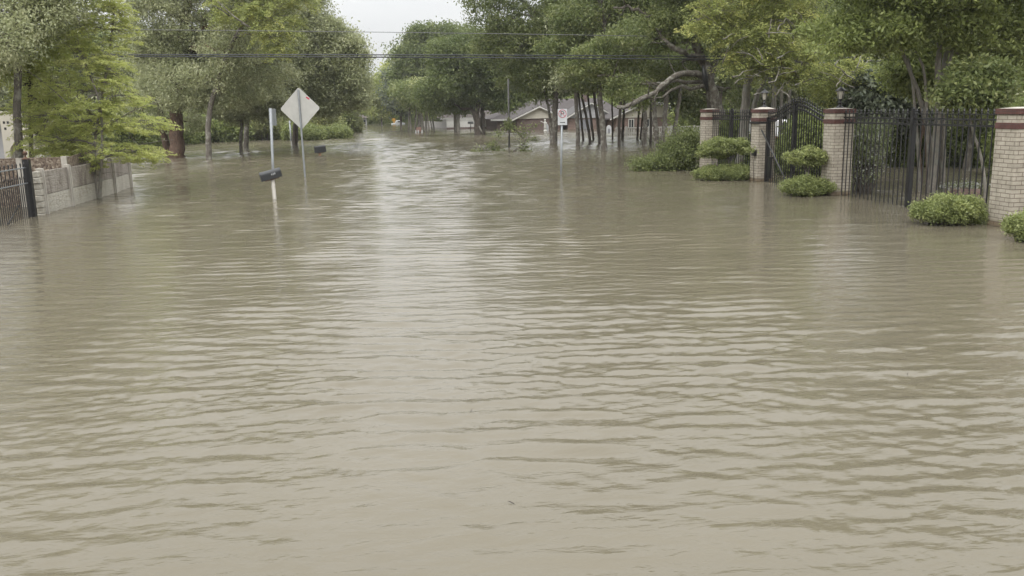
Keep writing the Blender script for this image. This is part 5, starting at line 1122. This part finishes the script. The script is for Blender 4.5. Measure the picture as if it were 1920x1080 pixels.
# ---------------------------------------------------------------- background trees: a few built, the rest copied
protos = []
for i, (mt, hgt) in enumerate((('leaf_oak', 8.5), ('leaf_far', 7.5), ('leaf_oakgreen', 9.5))):
    g = np.random.default_rng(300+i); lb = [(g.uniform(-2, 2), g.uniform(-1.5, 1.5), hgt*g.uniform(.3, .85), g.uniform(1.8, 2.8), g.uniform(1.6, 2.4), g.uniform(1.2, 1.9)) for _ in range(9)] + [(0, 0, hgt*.85, 2.2, 2.2, 1.5)]
    pr = tree('background_tree', 'tree', [([(0, 0, -.5), (0, 0, 0), (.1, 0, hgt*.3), (0, 0, hgt*.7)], [.28, .26, .2, .1])], lb, M_[mt], M_['bark_dark'], 300+i, nc=800, per=34, rc=.42, L=.32, Wd=.15, twigs=60, limb_r=.3, tone_mid=.4)
    protos.append(pr)
def dup(src, loc, rz, sc):
    r = src.copy(); COL.objects.link(r); r.location = loc; r.rotation_euler = (0, 0, rz); r.scale = (sc, sc, sc)
    for ch in src.children:
        c = ch.copy(); COL.objects.link(c); c.parent = r
    return r
SP = []
for px in range(-330, 560, 62): SP.append((px, 74 + (px*37) % 15, 1.0, 'L'))
for px in (590, 622, 648): SP.append((px, 86, .62, 'L'))
for px in (668, 690, 712): SP.append((px, 146, .66, 'M'))
for px in (735, 765, 800): SP.append((px, 142, 1.0, 'M'))
for px in range(815, 1360, 34): SP.append((px, 112 + (px*53) % 12, 1.25, 'H'))
for px in range(1350, 2150, 56): SP.append((px, 48 + (px*29) % 10, .85, 'R'))
for px in range(1330, 2250, 90): SP.append((px, 70 + (px*29) % 10, 1.35, 'R'))
LB = {'L': ('tree in the green belt behind the left-hand oaks', 'background trees behind the oaks'), 'M': ('hazy tree closing the end of the flooded street', 'trees closing the end of the street'),
      'H': ('tree rising behind the brick houses and the grove', 'trees behind the brick houses'), 'R': ('tree in the background garden beyond the iron fence', 'background trees beyond the iron fence')}
for i, (px, yy, sc, k) in enumerate(SP):
    x = X_(px, yy); g = np.random.default_rng(400+i); src = protos[i % 3]
    r = src if i < 3 else dup(src, (0, 0, 0), 0, 1)
    s = sc * g.uniform(.88, 1.1); r.location = (x, yy, 0); r.rotation_euler = (0, 0, g.uniform(0, 6.28)); r.scale = (s, s, s)
    r['label'], r['group'] = LB[k]; r['category'] = 'tree'

th = bush('thicket', 'x', 128, [(0, 0, 1.3, 4.2, 1.6, 1.6), (2.6, .3, 1.0, 2.6, 1.4, 1.6), (-2.4, .2, 1.2, 2.8, 1.4, 1.8)], M_['leaf_deep'], 500, nc=520, per=30, rc=.4, L=.34, Wd=.17, stem=(.06, 6), tone_mid=.3)
TK = [(px, 84) for px in range(-330, 560, 110)] + [(px, 137) for px in range(640, 905, 46)] + [(px, 106) for px in range(900, 1360, 62)] + [(px, 64) for px in range(1350, 2250, 130)]
for i, (px, yy) in enumerate(TK):
    r = th if i == 0 else dup(th, (0, 0, 0), 0, 1); g = np.random.default_rng(600+i); s = g.uniform(.8, 1.15) * (.62 if yy > 130 else 1)
    r.location = (X_(px, yy), yy, 0); r.rotation_euler = (0, 0, g.uniform(-.3, .3)); r.scale = (s, s, s)
    k = 0 if yy == 84 else 1 if yy == 137 else 2 if yy == 106 else 3
    r['label'] = ['dark thicket low under the background trees behind the oaks', 'dark thicket at the waterline closing the end of the street', 'dark thicket at the foot of the trees behind the houses', 'dark thicket under the garden trees beyond the iron fence'][k]
    r['group'] = ['thickets behind the oaks', 'thickets at the end of the street', 'thickets behind the houses', 'thickets beyond the iron fence'][k]; r['category'] = 'thicket'

# ---------------------------------------------------------------- damp air
hb = MB(); hb.box(-300, 420, -60, 330, -1.6, 60); hz = hb.build('haze', [bpy.data.materials.new('damp_air')], None); tag(hz, 'thin damp air over the flooded street', None, None, 'stuff')
hm = hz.data.materials[0]; hm.use_nodes = True; nt = hm.node_tree; nt.nodes.remove(nt.nodes['Principled BSDF'])
vo = N(nt, 'ShaderNodeVolumePrincipled', Density=HAZE, Anisotropy=.2); vo.inputs['Color'].default_value = (.93, .94, .93, 1); nt.links.new(vo.outputs[0], nt.nodes['Material Output'].inputs['Volume'])
S.cycles.volume_bounces = 0
